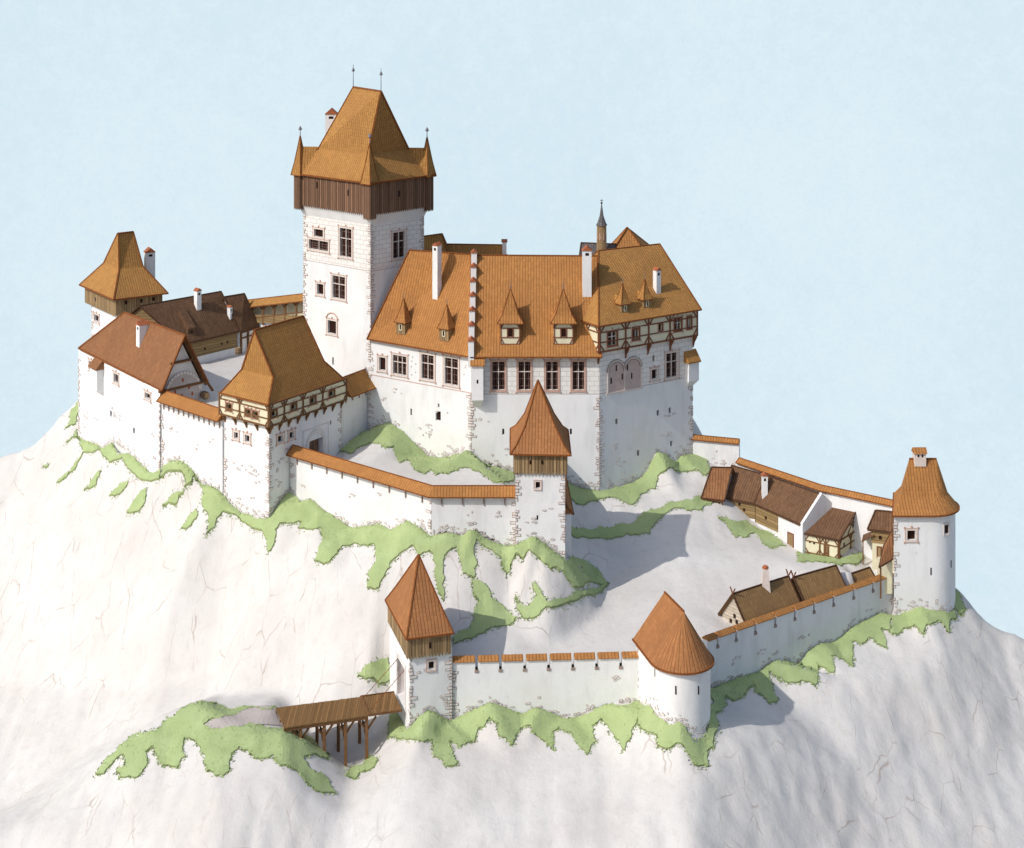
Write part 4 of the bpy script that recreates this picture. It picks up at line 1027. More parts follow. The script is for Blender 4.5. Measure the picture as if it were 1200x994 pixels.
mb = MB(); a = T.fw.pt(-1.3, -7.9, .3); mb.solid([a, T.fw.pt(.4, -6.8, .3), T.fw.pt(.4, -6.8, -2.5), T.fw.pt(-1.3, -7.9, -2.5)], [x+V((0, 0, .15)) for x in (a, T.fw.pt(.4, -6.8, .3), T.fw.pt(.4, -6.8, -2.5), T.fw.pt(-1.3, -7.9, -2.5))]); T.part('porch_roof', mb, M['dark'])
mb = MB(); [T.fw.beam(mb, x, -11, x, -7.6, .15, .1, .25) for x in (-1.1,)]; T.part('porch_post', mb, M['beam'])
T = Thing('lean_to', 'small steep brown lean-to roof against the side of the big right tower', 'shed', (51, 223.5, -11))
a = [P(1046.5, 620, 224.5), P(1046.5, 655, 222.3), P(1030, 665, 221), P(1035.5, 640, 223.6)]
mb = MB(); mb.solid([x-V((0, 0, .2)) for x in a], a); T.part('roof', mb, M['brown']); T.edges([(a[i], a[(i+1) % 4]) for i in range(4)], 'dedge', .15)
mb = MB(); [mb.bar(p+V((.3, .3, -.2)), V((p.x+.3, p.y+.3, -13)), .2) for p in (a[2], a[3])]; T.part('posts', mb, M['beam'])
mb = MB(); mb.prism([(50.6, 222.8), (52.3, 222.8), (52.3, 224.6), (50.6, 224.6)], -13, -8.6); T.part('wall', mb, M['cream'])

# barns behind the lower wall
def barn(label, E0, E1, R0, R1, horn=False):
    T = Thing('barn', label, 'barn', V((E0.x, E0.y, -13)), 'barns behind the lower right wall')
    gable_house(T, E0, E1, R0, R1, -14.5, rm='barn', inset=.4, ends=.4); T.walls(M['log'] if not horn else M['stonelog'])
    return T
M['stonelog'] = m_plank('pale_log_wall', (.52, .45, .36), .42, True, .6, .12)
wd = (rwB-rwA).normalized(); pn = V((-wd.y, wd.x))
def rdg(px, py, z): return G(px, py, z)
for k, (lab, a, b, half, dz) in enumerate((('log barn with crossed gable boards and a tapering chimney, nearest the round fronted tower', (858.5, 696, -8.4), (924, 675, -8.4), 2.7, 3.6),
        ('plain brown roofed barn in the middle behind the lower right wall', (929.7, 676.5, -8.5), (979.8, 662.5, -8.5), 2.3, 3.1), ('smallest low barn beside the big right tower', (988, 675.5, -10.3), (1019, 665, -10.3), 1.7, 1.8))):
    R0, R1 = G(*a), G(*b); E0, E1 = V((*(v2(R0)-pn*half), R0.z-dz)), V((*(v2(R1)-pn*half), R1.z-dz))
    T = barn(lab, E0, E1, R0, R1, k == 0)
    if k == 0:
        holes(T, T.gl, ((861, 722), (856.5, 727.5), (863.5, 729)), .22)
        q = R0.lerp(R1, .58); mb = MB(); c = v2(q); 
        mb.solid([V((c.x-.65, c.y-.6, q.z-1.5)), V((c.x+.65, c.y-.6, q.z-1.5)), V((c.x+.65, c.y+.6, q.z-1.5)), V((c.x-.65, c.y+.6, q.z-1.5))], [V((c.x-.35, c.y-.35, q.z+2)), V((c.x+.35, c.y-.35, q.z+2)), V((c.x+.35, c.y+.35, q.z+2)), V((c.x-.35, c.y+.35, q.z+2))])
        o = T.part('chimney', mb, M['frame']); mb = MB(); mb.lathe(V((c.x, c.y, q.z+2)), [(.45, 0), (.4, .25), (.1, .45)], 8); T.part('chimney_cap', mb, M['cap'], o)
    if k < 2:
        mb = MB()
        for r, sg in ((R0, -1),)+(((R1, 1),) if k == 0 else ()):
            for s_ in (-1, 1): d = V((*(pn*s_*.45), .8)); mb.bar(r-d*.3, r+d, .13)
        T.part('gable_horns', mb, M['beamr'])

# ================================================================== BRIDGE
d0, d1, d2, d3 = G(333, 853, -16.7), G(471, 832.5, -16.7), G(462, 811.5, -16.7), G(323, 829.5, -16.7)
T = Thing('wooden_bridge', 'brown plank bridge on tall timber trestles leading to the gate tower', 'bridge', V((-24, 195, -20)))
k = .71; n = 44; mb = MB()
for i in range(n):
    f0, f1 = i/n*k+.0006, (i+1)/n*k-.0012; z = V((0, 0, random.uniform(-.02, .02)))
    q = [d0.lerp(d1, f0), d0.lerp(d1, f1), d3.lerp(d2, f1), d3.lerp(d2, f0)]; mb.solid([x-V((0, 0, .15))+z for x in q], [x+z for x in q])
T.part('deck', mb, M['deck'])
mb = MB(); dz = V((0, 0, -.33))
for f in (.04, .5, .96): mb.bar(d0.lerp(d3, f)+dz, d1.lerp(d2, f).lerp(d0.lerp(d3, f), 1-k)+dz, .3, .35)
T.part('stringers', mb, M['beam'])
dirb = (d1-d0).normalized()
for j, f in enumerate((.14, .34, .52, .70)):
    a, b = d0.lerp(d1, f), d3.lerp(d2, f); mb = MB(); zb = (-19.8, -22.5, -23.5, -23)[j]; lo = .08
    a2, b2 = a.lerp(b, .06), a.lerp(b, .94)
    for p in (a2, b2):
        mb.bar(V((p.x, p.y, -16.95)), V((p.x, p.y, zb)), .36)
        for sg in (-1, 1): mb.bar(V((p.x, p.y, -18.7)), p+dirb*1.15*sg+V((0, 0, -.4)), .2)
    mb.bar(a2+V((0, 0, -.62)), b2+V((0, 0, -.62)), .34, .34); mb.bar(a2+V((0, 0, -3)), b2+V((0, 0, -.9)), .2); mb.bar(V((a2.x, a2.y, -17.6)), V((b2.x, b2.y, -20)), .2)
    T.part('trestle', mb, M['beam'])
T = Thing('drawbridge', 'drawbridge flap of planks hanging on two chains before the gate tower', 'drawbridge', V((-15, 200, -17)))
k2 = k+.006; mb = MB(); n = 9
for i in range(n):
    g0_, g1_ = i/n+.002, (i+1)/n-.004; A0, A1 = d0.lerp(d1, k2), d1; B0, B1 = d3.lerp(d2, k2), d2
    q = [A0.lerp(B0, g0_), A1.lerp(B1, g0_), A1.lerp(B1, g1_), A0.lerp(B0, g1_)]; mb.solid([x-V((0, 0, .12)) for x in q], [x+V((0, 0, .03)) for x in q])
T.part('flap', mb, M['deck'])
mb = MB(); A0, B0 = d0.lerp(d1, k2), d3.lerp(d2, k2); mb.bar(A0, B0, .3, .26); mb.bar(A0, d1, .12, .3); mb.bar(B0, d2, .12, .3); T.part('frame', mb, M['beam'])
for p, a in ((A0.lerp(B0, .3)+V((.5, 0, .05)), .77), (A0.lerp(B0, .98)+V((.4, 0, .05)), .45)):
    q = el.pt(el.L*a, -12.1, .05); mb = MB(); m_ = 26
    for i in range(m_): mb.bar(p.lerp(q, i/m_), p.lerp(q, (i+.8)/m_), .09 if i % 2 else .05, .05 if i % 2 else .09)
    T.part('chain', mb, M['edge'])
# court clutter
def barrel(p, r, h, lab, lying=False):
    T = Thing('barrel', lab, 'barrel', p); c = V(p); n = 14
    ax = V((.7, -.7, 0)) if lying else V((0, 0, 1)); mb = MB()
    pr = [(r*.8, 0), (r*.95, h*.25), (r, h*.5), (r*.95, h*.75), (r*.8, h)]
    s0 = c+(V((0, 0, r)) if lying else V((0, 0, 0)))
    for (a, u), (b, v) in zip(pr, pr[1:]): mb.tube(s0+ax*u, s0+ax*v, a, b, n)
    T.part('staves', mb, M['wood']); mb = MB()
    for u in (.12, .35, .65, .88): mb.tube(s0+ax*h*(u-.03), s0+ax*h*(u+.03), r*(1.03 if .3 < u < .7 else .93), r*(1.03 if .3 < u < .7 else .93), n)
    T.part('hoops', mb, M['iron'])
barrel(P(237.5, 467, 252.5), .62, 1.2, 'big wooden barrel on its side at the foot of the round arched gable', True)
barrel(P(279, 415, 273), .55, 1.1, 'small upright barrel near the court log house')

# ================================================================== TERRAIN
ctl = []
def c3(p): ctl.append((p[0], p[1], p[2]))
def cp_(px, py, Y): c3(P(px, py, Y))
for q in c3b: c3(q)
for w, pts, inner in BASES:
    hits = sorted(w.hit(*p) for p in pts)
    for (a, z) in hits:
        c3(w.pt(a, z, .8)); c3(w.pt(a, z, -.35)); 
        if inner <= z: c3(w.pt(a, z, -1.3))
        elif 1.7 < a < w.L-1.7: c3(w.pt(a, inner, -1.8))
for p, inner, q in foots_extra: c3(p); c3((q.x, q.y, max(inner, -13.2)))
for t in ((100, 600, 256), (60, 600, 262), (200, 620, 240), (200, 700, 229), (100, 700, 242), (100, 800, 231), (0, 620, 268), (0, 700, 255), (0, 800, 240), (-120, 620, 275), (-120, 800, 245), (250, 790, 223), (313, 680, 223), (313, 760, 215), (260, 660, 231),
    (150, 560, 257), (400, 680, 216), (400, 760, 210.5), (370, 640, 222), (430, 800, 206), (440, 700, 213), (500, 700, 211), (560, 700, 211), (525, 712, 209.6), (460, 660, 215), (540, 665, 213.6), (600, 690, 213),
    (100, 880, 217), (0, 880, 223), (0, 950, 212), (-120, 950, 215), (180, 850, 214), (250, 815, 214), (330, 812, 211), (180, 800, 224), (60, 925, 205),
    (235, 824, 199), (200, 833, 199), (323, 829, 198.6), (300, 829, 199), (333, 853, 192.6), (300, 857, 192.5), (260, 835, 199.2), (180, 846, 198), (140, 881, 196), (110, 905, 195), (60, 945, 193), (0, 985, 190), (-100, 1010, 189),
    (343, 860, 194.5), (365, 880, 192), (406, 905, 194.2), (430, 892, 195.2), (384, 884, 194.3), (420, 890, 199), (396, 893, 199), (373, 876, 199), (445, 880, 197), (410, 925, 190),
    (333, 900, 187), (250, 930, 184.5), (250, 1000, 178), (150, 960, 186), (400, 960, 184), (400, 1040, 177), (480, 900, 188), (480, 1000, 178), (600, 900, 189), (600, 1000, 178), (720, 900, 189), (720, 1000, 178),
    (815, 910, 185.5), (815, 1000, 177), (870, 880, 191), (900, 850, 196.5), (900, 1000, 182), (1000, 800, 208), (1000, 900, 198), (1000, 1000, 188), (1100, 780, 214), (1100, 900, 203), (1100, 1000, 192), (1200, 900, 208), (1200, 1000, 196), (1300, 950, 205),
    (1126, 690, 227), (1135, 706, 226), (1150, 722, 226), (1165, 731, 226), (1200, 745, 226), (1300, 775, 226),
    (430, 545, 235.5), (500, 560, 230), (590, 565, 229), (460, 515, 243), (405, 535, 240),
    (700, 600, 236.3), (700, 630, 232), (760, 600, 236.5), (665, 620, 231), (672, 660, 222), (740, 660, 226), (700, 690, 220), (640, 700, 216.5), (600, 731, 209), (545, 752, 206), (640, 760, 205.5), (735, 755, 206.5), (700, 720, 214),
    (800, 700, 217.5), (800, 650, 227), (795, 580, 240.5), (820, 607, 236), (860, 625, 234.4), (900, 650, 228.5), (950, 672, 223), (1000, 672, 222), (1030, 682, 224.5), (870, 740, 211), (960, 710, 219.5),
    (850, 580, 242), (940, 645, 231.5), (985, 657, 227.3), (1010, 650, 230), (885, 617, 238), (915, 631, 234.5),
    (88, 470, 282), (66, 500, 280), (35, 522, 280), (0, 531, 280), (-120, 545, 280), (78, 482, 280.5),
    (813, 482, 258), (824, 508, 256), (832, 530, 256)): cp_(*t)
for x, y in ((-46, 253), (-40, 252), (-32, 258), (-50, 262), (-45, 272), (-57, 268), (-40, 280), (-52, 276), (-36, 268), (-66, 276), (-60, 284), (-30, 262), (-44, 281), (-42, 285), (-38, 277), (-48, 287), (-34, 280)): c3((x, y, 5))
for x, y in ((-30, 285), (-45, 292), (-62, 300), (-74, 302)): c3((x, y, 0))
for x, y in ((-82, 296), (-95, 298), (-130, 300), (-60, 312), (-30, 300), (0, 292), (30, 285), (45, 268)): c3((x, y, -32))
for x, y in ((-10, 262), (5, 262), (20, 262), (-22, 265)): c3((x, y, 1))
for x, y in ((-5, 280), (20, 280)): c3((x, y, -8))
for x, y in ((36, 250.5), (42, 243), (50, 235), (58, 233.5), (45, 239)): c3((x, y, -12))
for x, y in ((42, 262), (56, 250), (70, 240), (90, 240), (120, 240), (48, 248)): c3((x, y, -38))
for x, y in ((33, 246), (38, 240.5), (43, 234.5), (49, 231)): c3((x, y, -9.4))
for x in range(-140, 141, 40):
    c3((x, 150, -52)); c3((x, 110, -80)); c3((x, 345, -90)); c3((x, 400, -120))
for y in range(150, 401, 40): c3((-190, y, -50)); c3((190, y, -70)); c3((-260, y, -90)); c3((260, y, -110))
c3((-260, 110, -90)); c3((260, 110, -110)); c3((-300, 60, -110)); c3((300, 60, -110)); c3((-300, 440, -140)); c3((300, 440, -140)); c3((0, 60, -110))
res = geometry.delaunay_2d_cdt([V((p[0], p[1])) for p in ctl], [], [], 0, .05)
tv = []
for i, v in enumerate(res[0]):
    o = res[3][i]; tv.append(V((v.x, v.y, sum(ctl[j][2] for j in o)/len(o) if o else -20)))
tin = BVHTree.FromPolygons(tv, [list(f) for f in res[2]])
def axis(lo, hi, st, far_lo, far_hi):
    a = []; x = lo
    while x <= hi: a.append(x); x += st
    s, x = st, lo
    while x > far_lo: s *= 1.35; x -= s; a.insert(0, max(x, far_lo))
    s, x = st, a[-1]
    while x < far_hi: s *= 1.35; x += s; a.append(min(x, far_hi))
    return a
XS, YS = axis(-98, 84, .62, -290, 290), axis(172, 302, .62, 70, 430)
keepout = [(w, None) for w, _, _ in BASES]
def near_wall(x, y):
    d = 99; p = V((x, y))
    for w, _, _ in BASES:
        a = (p-w.A).dot(w.t); a = min(max(a, 0), w.L); d = min(d, (w.A+w.t*a-p).length)
    return d
Z = []
for y in YS:
    row = []
    for x in XS:
        h, n_, i, d = tin.ray_cast(V((x, y, 500)), V((0, 0, -1)))
        if h is None: row.append(-120); continue
        z = h.z; sl_ = 1-n_.z; k = min(1, sl_*3.2); nw = near_wall(x, y) if -98 < x < 84 and 172 < y < 302 else 9
        k2_ = min(1, max(0, (nw-.5)/2.2))
        p = V((x, y, z*.4))
        r_ = noise.ridged_multi_fractal(V((x*.16, y*.07, 3)), 1, 2.1, 4, 1, 2)-1.0
        z += k*k2_*(r_*.32+noise.noise(p*.9)*.3)+k2_*noise.noise(p*.25)*.22*(1 if k > .15 else .35)
        row.append(z)
    Z.append(row)
NW = [[near_wall(x, y) if -98 < x < 84 and 172 < y < 302 else 9 for x in XS] for y in YS]
for it in range(5):
    Z2 = [r[:] for r in Z]
    for j in range(1, len(YS)-1):
        for i in range(1, len(XS)-1):
            k = min(1, max(0, (NW[j][i]-2.5)/5))*.6
            if k > 0: Z2[j][i] = Z[j][i]*(1-k)+k*(Z[j-1][i]+Z[j+1][i]+Z[j][i-1]+Z[j][i+1])/4
    Z = Z2
for j, y in enumerate(YS):
    for i, x in enumerate(XS):
        k = min(1, max(0, (NW[j][i]-.6)/3)); gx = (Z[j][min(i+1, len(XS)-1)]-Z[j][i-1 if i else 0])/(XS[min(i+1, len(XS)-1)]-XS[i-1 if i else 0]); gy = (Z[min(j+1, len(YS)-1)][i]-Z[j-1 if j else 0][i])/(YS[min(j+1, len(YS)-1)]-YS[j-1 if j else 0])
        st_ = min(1, math.hypot(gx, gy)/.8)
        Z[j][i] += k*st_*((noise.ridged_multi_fractal(V((x*.33, y*.12, 7)), 1, 2.2, 3, 1, 2)-1)*.28+noise.noise(V((x*.7, y*.5, 1)))*.22)
import bisect
def height(x, y):
    i = min(max(bisect.bisect(XS, x)-1, 0), len(XS)-2); j = min(max(bisect.bisect(YS, y)-1, 0), len(YS)-2)
    u = (x-XS[i])/(XS[i+1]-XS[i]); v = (y-YS[j])/(YS[j+1]-YS[j])
    return Z[j][i]*(1-u)*(1-v)+Z[j][i+1]*u*(1-v)+Z[j+1][i]*(1-u)*v+Z[j+1][i+1]*u*v
def lift(x, y):
    g = math.hypot(height(x+.3, y)-height(x-.3, y), height(x, y+.3)-height(x, y-.3))/.6
    return height(x, y)+.12+.11*min(g, 3)
nx = len(XS); vs = [(x, y, Z[j][i]) for j, y in enumerate(YS) for i, x in enumerate(XS)]
fs = [(j*nx+i, j*nx+i+1, (j+1)*nx+i+1, (j+1)*nx+i) for j in range(len(YS)-1) for i in range(nx-1)]
me = bpy.data.meshes.new('hill'); me.from_pydata(vs, [], fs)
for p in me.polygons: p.use_smooth = True
hill = bpy.data.objects.new('hill', me); col.objects.link(hill); hill['kind'] = 'structure'
m, nt, bs = newmat('pale_rock'); n = N(nt); p = n.pos()
base = n.mix(n.ramp(n.noise(p, .09, 5, .6), .35, .7), (.60, .568, .535), (.655, .638, .61))
base = n.mix(n.math('MULTIPLY', n.ramp(n.noise(n.scale(p, (1, 1, .35)), .9, 6, .65), .5, .75), .4), base, (.47, .435, .405))
vor = n.new('ShaderNodeTexVoronoi', feature='DISTANCE_TO_EDGE'); vor.inputs['Scale'].default_value = .3
wv = n.new('ShaderNodeVectorMath', operation='ADD'); n.link(n.scale(p, (1, .45, .16)), wv.inputs[0])
nn3 = n.new('ShaderNodeTexNoise'); nn3.inputs['Scale'].default_value = .35; nn3.inputs['Detail'].default_value = 3; n.link(p, nn3.inputs['Vector']); sc3 = n.scale(nn3.outputs['Color'], (1.1, .8, .5)); n.link(sc3, wv.inputs[1])
n.link(wv.outputs[0], vor.inputs['Vector'])
geo = n.new('ShaderNodeNewGeometry'); sp = n.new('ShaderNodeSeparateXYZ'); n.link(geo.outputs['Normal'], sp.inputs[0])
steep = n.ramp(sp.outputs[2], .93, .8)
crack = n.math('MULTIPLY', n.math('MULTIPLY', n.ramp(vor.outputs['Distance'], .015, .004), steep), n.ramp(n.noise(p, .22, 4), .44, .58))
base = n.mix(n.math('MULTIPLY', crack, .62), base, (.36, .28, .23))
n.link(base, bs.inputs['Base Color']); n.bump(n.noise(n.scale(p, (1, 1, .4)), 1.1, 9, .66), .28, .4, bs)
me.materials.append(m)
hb = BVHTree.FromPolygons([V(v) for v in vs], fs)

# ------------------------------------------------------------------ grass: draped patches with ragged edges
def frac(poly, lvl=3, amp=.17):
    for _ in range(lvl):
        out = []
        for i in range(len(poly)):
            a, b = V(poly[i]), V(poly[(i+1) % len(poly)]); out.append(tuple(a)); d = b-a
            if d.length > 2.2: m_ = (a+b)/2+V((-d.y, d.x))*random.uniform(-amp, amp); out.append(tuple(m_))
        poly = out
    return poly
def strip(top, bottom): return list(top)+list(reversed(bottom))
gp = MB(); tufts = MB()
def inside(pt, poly):
    x, y = pt; r = False; j = len(poly)-1
    for i in range(len(poly)):
        xi, yi = poly[i]; xj, yj = poly[j]
        if (yi > y) != (yj > y) and x < (xj-xi)*(y-yi)/(yj-yi)+xi: r = not r
        j = i
    return r
def drape(poly, walls=(), lvl=2, near=0, extra=None):
    poly = frac(poly, lvl+1, .15)
    def cast(px, py):
        r = ray(px, py); h, _, _, d = hb.ray_cast(CAM+r*near, r.normalized())
        best = h.y if h is not None else 1e9; res = h
        for w in walls:
            a, z = w.hit(px, py)
            if -.6 < a < w.L+.6:
                q = w.pt(a, z, .3)
                if q.y < best-.05 and z > height(q.x, q.y): best = q.y; res = V((q.x, q.y, height(q.x, q.y)))
        if extra is not None:
            h2, n2, _, d2 = extra.ray_cast(CAM, r.normalized())
            if h2 is not None and h2.y < best-.05: res = V((h2.x, h2.y, height(h2.x, h2.y)))
        return res
    pts = [V(p) for p in poly]; nb = len(pts)
    xs = [p[0] for p in poly]; ys = [p[1] for p in poly]; st = 3.6; y = min(ys)
    while y < max(ys):
        x = min(xs)
        while x < max(xs):
            q = (x+random.uniform(-1, 1), y+random.uniform(-1, 1))
            if inside(q, poly): pts.append(V(q))
            x += st
        y += st*.75
    r = geometry.delaunay_2d_cdt(pts, [], [list(range(nb))], 1, .2)
    w3 = [cast(v.x, v.y) for v in r[0]]
    ed = {}
    for f in r[2]:
        tri = [w3[i] for i in f]
        if any(t is None for t in tri): continue
        if max((tri[i]-tri[(i+1) % len(tri)]).length for i in range(len(tri))) > 5: continue
        gp.face([V((t.x, t.y, lift(t.x, t.y))) for t in tri])
        for i in range(len(f)):
            e = (f[i], f[(i+1) % len(f)]); k = tuple(sorted(e)); ed[k] = None if k in ed else (w3[e[0]], w3[e[1]])
        c = sum(tri, V((0, 0, 0)))/len(tri)
        for _ in range(1 if random.random() < .45 else 0):
            u = random.random(); v = random.random()*(1-u); q = tri[0]+(tri[1]-tri[0])*u+(tri[2]-tri[0])*v
            z = height(q.x, q.y)+.08; an = random.uniform(0, 6.28); s_ = random.uniform(.06, .14)
            a = V((q.x, q.y, z)); d = V((math.cos(an), math.sin(an), 0))*s_
            tufts.v += [a-d, a+d, a+V((random.uniform(-.1, .1), random.uniform(-.1, .1), random.uniform(.1, .22)))]; i = len(tufts.v); tufts.f.append([i-3, i-2, i-1]); tufts.m.append(0)
    for v in ed.values():
        if v is None: continue
        for _ in range(3):
            q = v[0].lerp(v[1], random.random()); x, y = q.x+random.gauss(0, .16), q.y+random.gauss(0, .16); an = random.uniform(0, 6.28); s_ = random.uniform(.07, .2); z = height(x, y)+.02
            a = V((x, y, z)); d = V((math.cos(an), math.sin(an), 0))*s_; e = V((-d.y, d.x, 0))*.8
            tufts.v += [a-d, a+e, a+d, a-e+V((0, 0, random.uniform(.12, .25)))]; i = len(tufts.v); tufts.f.append([i-4, i-3, i-2]); tufts.m.append(0); tufts.f.append([i-4, i-2, i-1]); tufts.m.append(0)
        a, b = v; ha, hb_ = height(a.x, a.y), height(b.x, b.y)
        gp.face([V((a.x, a.y, lift(a.x, a.y))), V((b.x, b.y, lift(b.x, b.y))), V((b.x, b.y, hb_-.2)), V((a.x, a.y, ha-.2))], 1)
UP = lambda L, k=0: [(x, y-k) for x, y in L]
# below the west front
drape(strip([(93, 497), (95, 513)]+bH[:], [(75, 521), (92, 512), (97, 531), (117, 527), (128, 543), (143, 537), (153, 552), (165, 563), (186, 563)]), [hw])
drape(strip(bC, [(187, 562), (196, 554), (212, 553), (217, 560), (216, 572), (224, 565), (229, 555), (233, 562), (238, 580), (250, 585), (260, 592)]), [Wall(pS, pE_)])
drape([(238, 568), (262, 578), (285, 603), (295, 606), (313, 609), (325, 604), (330, 610), (322, 622), (314, 648), (306, 622), (292, 617), (280, 606), (262, 600), (251, 620), (241, 628), (245, 605), (236, 590)], [gl, Wall(pS, pE_)])
for p in ([(97, 531), (86, 548), (66, 567), (78, 560), (88, 550)], [(117, 553), (110, 562), (98, 575), (112, 570), (116, 560)], [(150, 565), (140, 569), (128, 582), (140, 580)], [(172, 572), (160, 583), (148, 601), (160, 601), (170, 585)], [(216, 577), (200, 584), (190, 593), (206, 593)],
          [(230, 598), (222, 606), (212, 620), (224, 617), (232, 604)], [(93, 462), (84, 480), (76, 502), (88, 498), (94, 480)], [(57, 545), (50, 547), (54, 549)]): drape(p, (), 2)
drape([(318, 608), (326, 594), (338, 578), (352, 590), (365, 584), (379, 597), (379, 605), (350, 612), (330, 614), (322, 612)], [gr, Wall(mw0, mw1)])
drape(strip(bM1[3:], [(352, 600), (354, 612), (350, 620), (375, 618), (378, 628), (368, 658), (380, 662), (392, 652), (402, 640), (416, 637), (428, 640), (438, 638), (440, 660), (430, 690), (444, 690), (452, 672), (468, 650), (483, 640), (490, 655), (505, 645)][:]), [Wall(mw0, mw1)])
drape(strip(bM2, [(498, 640), (512, 690), (520, 705), (519, 670), (524, 648), (535, 642), (542, 672), (556, 678), (559, 660), (558, 634), (575, 645), (588, 655), (590, 668), (597, 674), (598, 664), (604, 652)]), [Wall(mw1, mw2)])
drape(strip(bS, [(604, 650), (612, 655), (621, 646), (636, 660), (645, 668), (652, 665), (662, 672), (672, 690), (690, 683), (712, 686), (700, 668), (680, 657), (668, 652)]), [sw])
drape([(712, 684), (702, 690), (688, 694), (670, 700), (655, 705), (640, 706), (632, 692), (626, 684), (624, 690), (630, 700), (620, 712), (608, 710), (604, 700), (606, 715), (614, 726), (628, 724), (640, 712), (665, 708), (690, 698), (705, 693)])
drape([(554, 682), (565, 684), (575, 702), (590, 712), (604, 725), (598, 733), (575, 736), (558, 745), (532, 755), (531, 748), (550, 738), (556, 715), (562, 706), (556, 697)])
# upper barbican court
drape([(397, 527), (410, 518), (424, 507), (441, 500), (456, 494), (466, 501), (475, 508), (485, 519), (502, 534), (520, 537), (548, 526), (561, 538), (572, 545), (602, 553), (602, 564), (590, 566), (575, 563), (562, 553), (548, 548), (535, 552), (522, 555), (512, 557), (505, 550), (497, 556), (488, 552), (480, 540), (468, 543), (462, 523), (452, 525), (440, 520), (424, 523), (414, 531)], [wl, wm, gr])
# east of the palace
drape(strip([(659, 563), (670, 568), (687, 574), (701, 575), (723, 571), (744.7, 564.5), (755, 556), (762, 543), (769, 529), (780, 533), (792, 543), (799, 534), (812, 533), (829, 540), (832, 550), (828, 556)], [(660, 582), (680, 592), (700, 587), (715, 583), (742, 592), (750, 580), (768, 574), (770, 560), (786, 548), (798, 554), (815, 550), (828, 558)]), [wr, wm])
drape([(662, 616), (690, 622), (720, 618), (745, 612), (765, 598), (785, 590), (800, 588), (822, 582), (835, 590), (822, 598), (795, 596), (770, 612), (760, 626), (735, 626), (712, 632), (690, 632), (664, 626)])
drape([(841, 606), (860, 612), (880, 616), (895, 622), (915, 634), (920, 640), (905, 643), (893, 635), (885, 625), (862, 630), (855, 620)])
drape([(934, 648), (950, 650), (968, 653), (983, 657), (1000, 650), (1010, 648), (1012, 655), (1005, 662), (985, 664), (972, 660), (955, 658), (936, 658)])
drape([(812, 480), (816, 492), (822, 505), (816, 505)], (), 1, 245) if False else None
# outside the lower front walls
drape(strip([(470, 842), (478, 856), (486, 846), (500, 832.6), (508.6, 835), (522, 843.7), (529, 846)]+bF, [(455, 866), (470, 867), (485, 868), (507, 868), (508, 885), (522, 898), (536, 895), (530, 880), (527, 866), (538, 876), (556, 870), (560, 855), (574, 841), (585, 848), (584, 862), (600, 874), (607, 858), (622, 851), (632, 865), (648, 880), (648, 858), (654, 853), (672, 862), (688, 885), (698, 870), (694, 852), (705, 843), (718, 860), (732, 880), (740, 865), (747, 842), (752, 855)]), [er, Wall(eE+V((.05, .3)), V((15.5, 198.6))), el])
drape(strip([(748, 824), (764, 830.5), (773, 844), (781.7, 851.6), (795, 848), (804, 857), (812.7, 870), (817, 872.6), (828, 864), (831, 852), (832, 808)], [(747, 842), (752, 855), (770, 862), (770, 874), (785, 878), (798, 872), (808, 885), (816, 898), (830, 899), (828, 882), (836, 876), (837, 862), (842, 850), (838, 838), (842, 815)]), [wt], 2, 0, bvh)
drape(strip(bR, [(834, 838), (850, 828), (851, 815), (862, 822), (872, 814), (878, 805), (885, 803), (886, 812), (900, 824), (912, 822), (905, 805), (901, 787), (915, 795), (932, 801), (940, 798), (955, 805), (958, 790), (956, 777), (965, 783), (977, 789), (974, 769), (985, 772), (1000, 782), (1000, 768), (998, 753), (1010, 755), (1019, 747), (1028, 756), (1038, 760), (1032, 736), (1044, 740)]), [Wall(rwA, rwB)])
drape(strip([(1044, 722.8)]+bB[1:], [(1043, 742), (1052, 744), (1060, 736), (1072, 733), (1082, 744), (1086, 732), (1100, 728), (1112, 742), (1113, 728), (1120, 726)]), [fw], 2, 0, bv2)
drape([(1120, 690), (1126, 700), (1131, 716), (1125, 722), (1120, 715)])
# knoll at the bridge head
drape([(112, 908), (122, 893), (137, 881), (155, 861), (165, 861), (180, 858), (195, 845), (210, 833), (222, 826), (237, 822), (252, 824), (268, 832), (290, 829), (322, 828), (318, 832), (280, 836), (250, 842), (238, 850), (258, 856), (285, 852), (305, 850), (325, 855), (345, 858), (365, 866), (386, 884), (384, 890), (370, 884), (354, 887), (368, 905), (385, 915), (393, 930), (372, 928), (358, 918), (340, 900), (330, 897), (320, 885), (302, 890), (290, 880), (280, 876), (270, 890), (268, 905), (254, 910), (243, 903), (240, 885), (228, 868), (215, 866), (217, 888), (208, 900), (190, 898), (182, 885), (180, 875), (170, 882), (172, 893), (160, 912), (142, 912), (136, 904), (148, 898), (145, 885), (132, 895), (122, 908)])
drape([(432, 886), (442, 890), (438, 900), (420, 908), (416, 914), (406, 910), (412, 900), (425, 897)])
drape([(448, 775), (455, 772), (456, 800), (444, 803), (438, 795), (428, 797), (420, 792), (428, 782)], (), 2, 190)
drape([(470, 842), (462, 830), (456, 845), (454, 864), (470, 867)], [el])
m, nt, bs = newmat('short_grass'); n = N(nt); p = n.pos()
c = n.mix(n.ramp(n.noise(p, .35, 5, .6), .35, .68), (.34, .42, .19), (.40, .485, .235))
c = n.mix(n.math('MULTIPLY', n.ramp(n.noise(p, 3.5, 4, .7), .52, .75), .5), c, (.25, .33, .12))
n.link(c, bs.inputs['Base Color']); n.bump(n.noise(p, 6, 4, .7), .5, .15, bs)
me_ = m_plain('grass_edge', (.29, .34, .155), .3, 3, .3)
go = gp.build('grass', [m, me_]); go['kind'] = 'stuff'
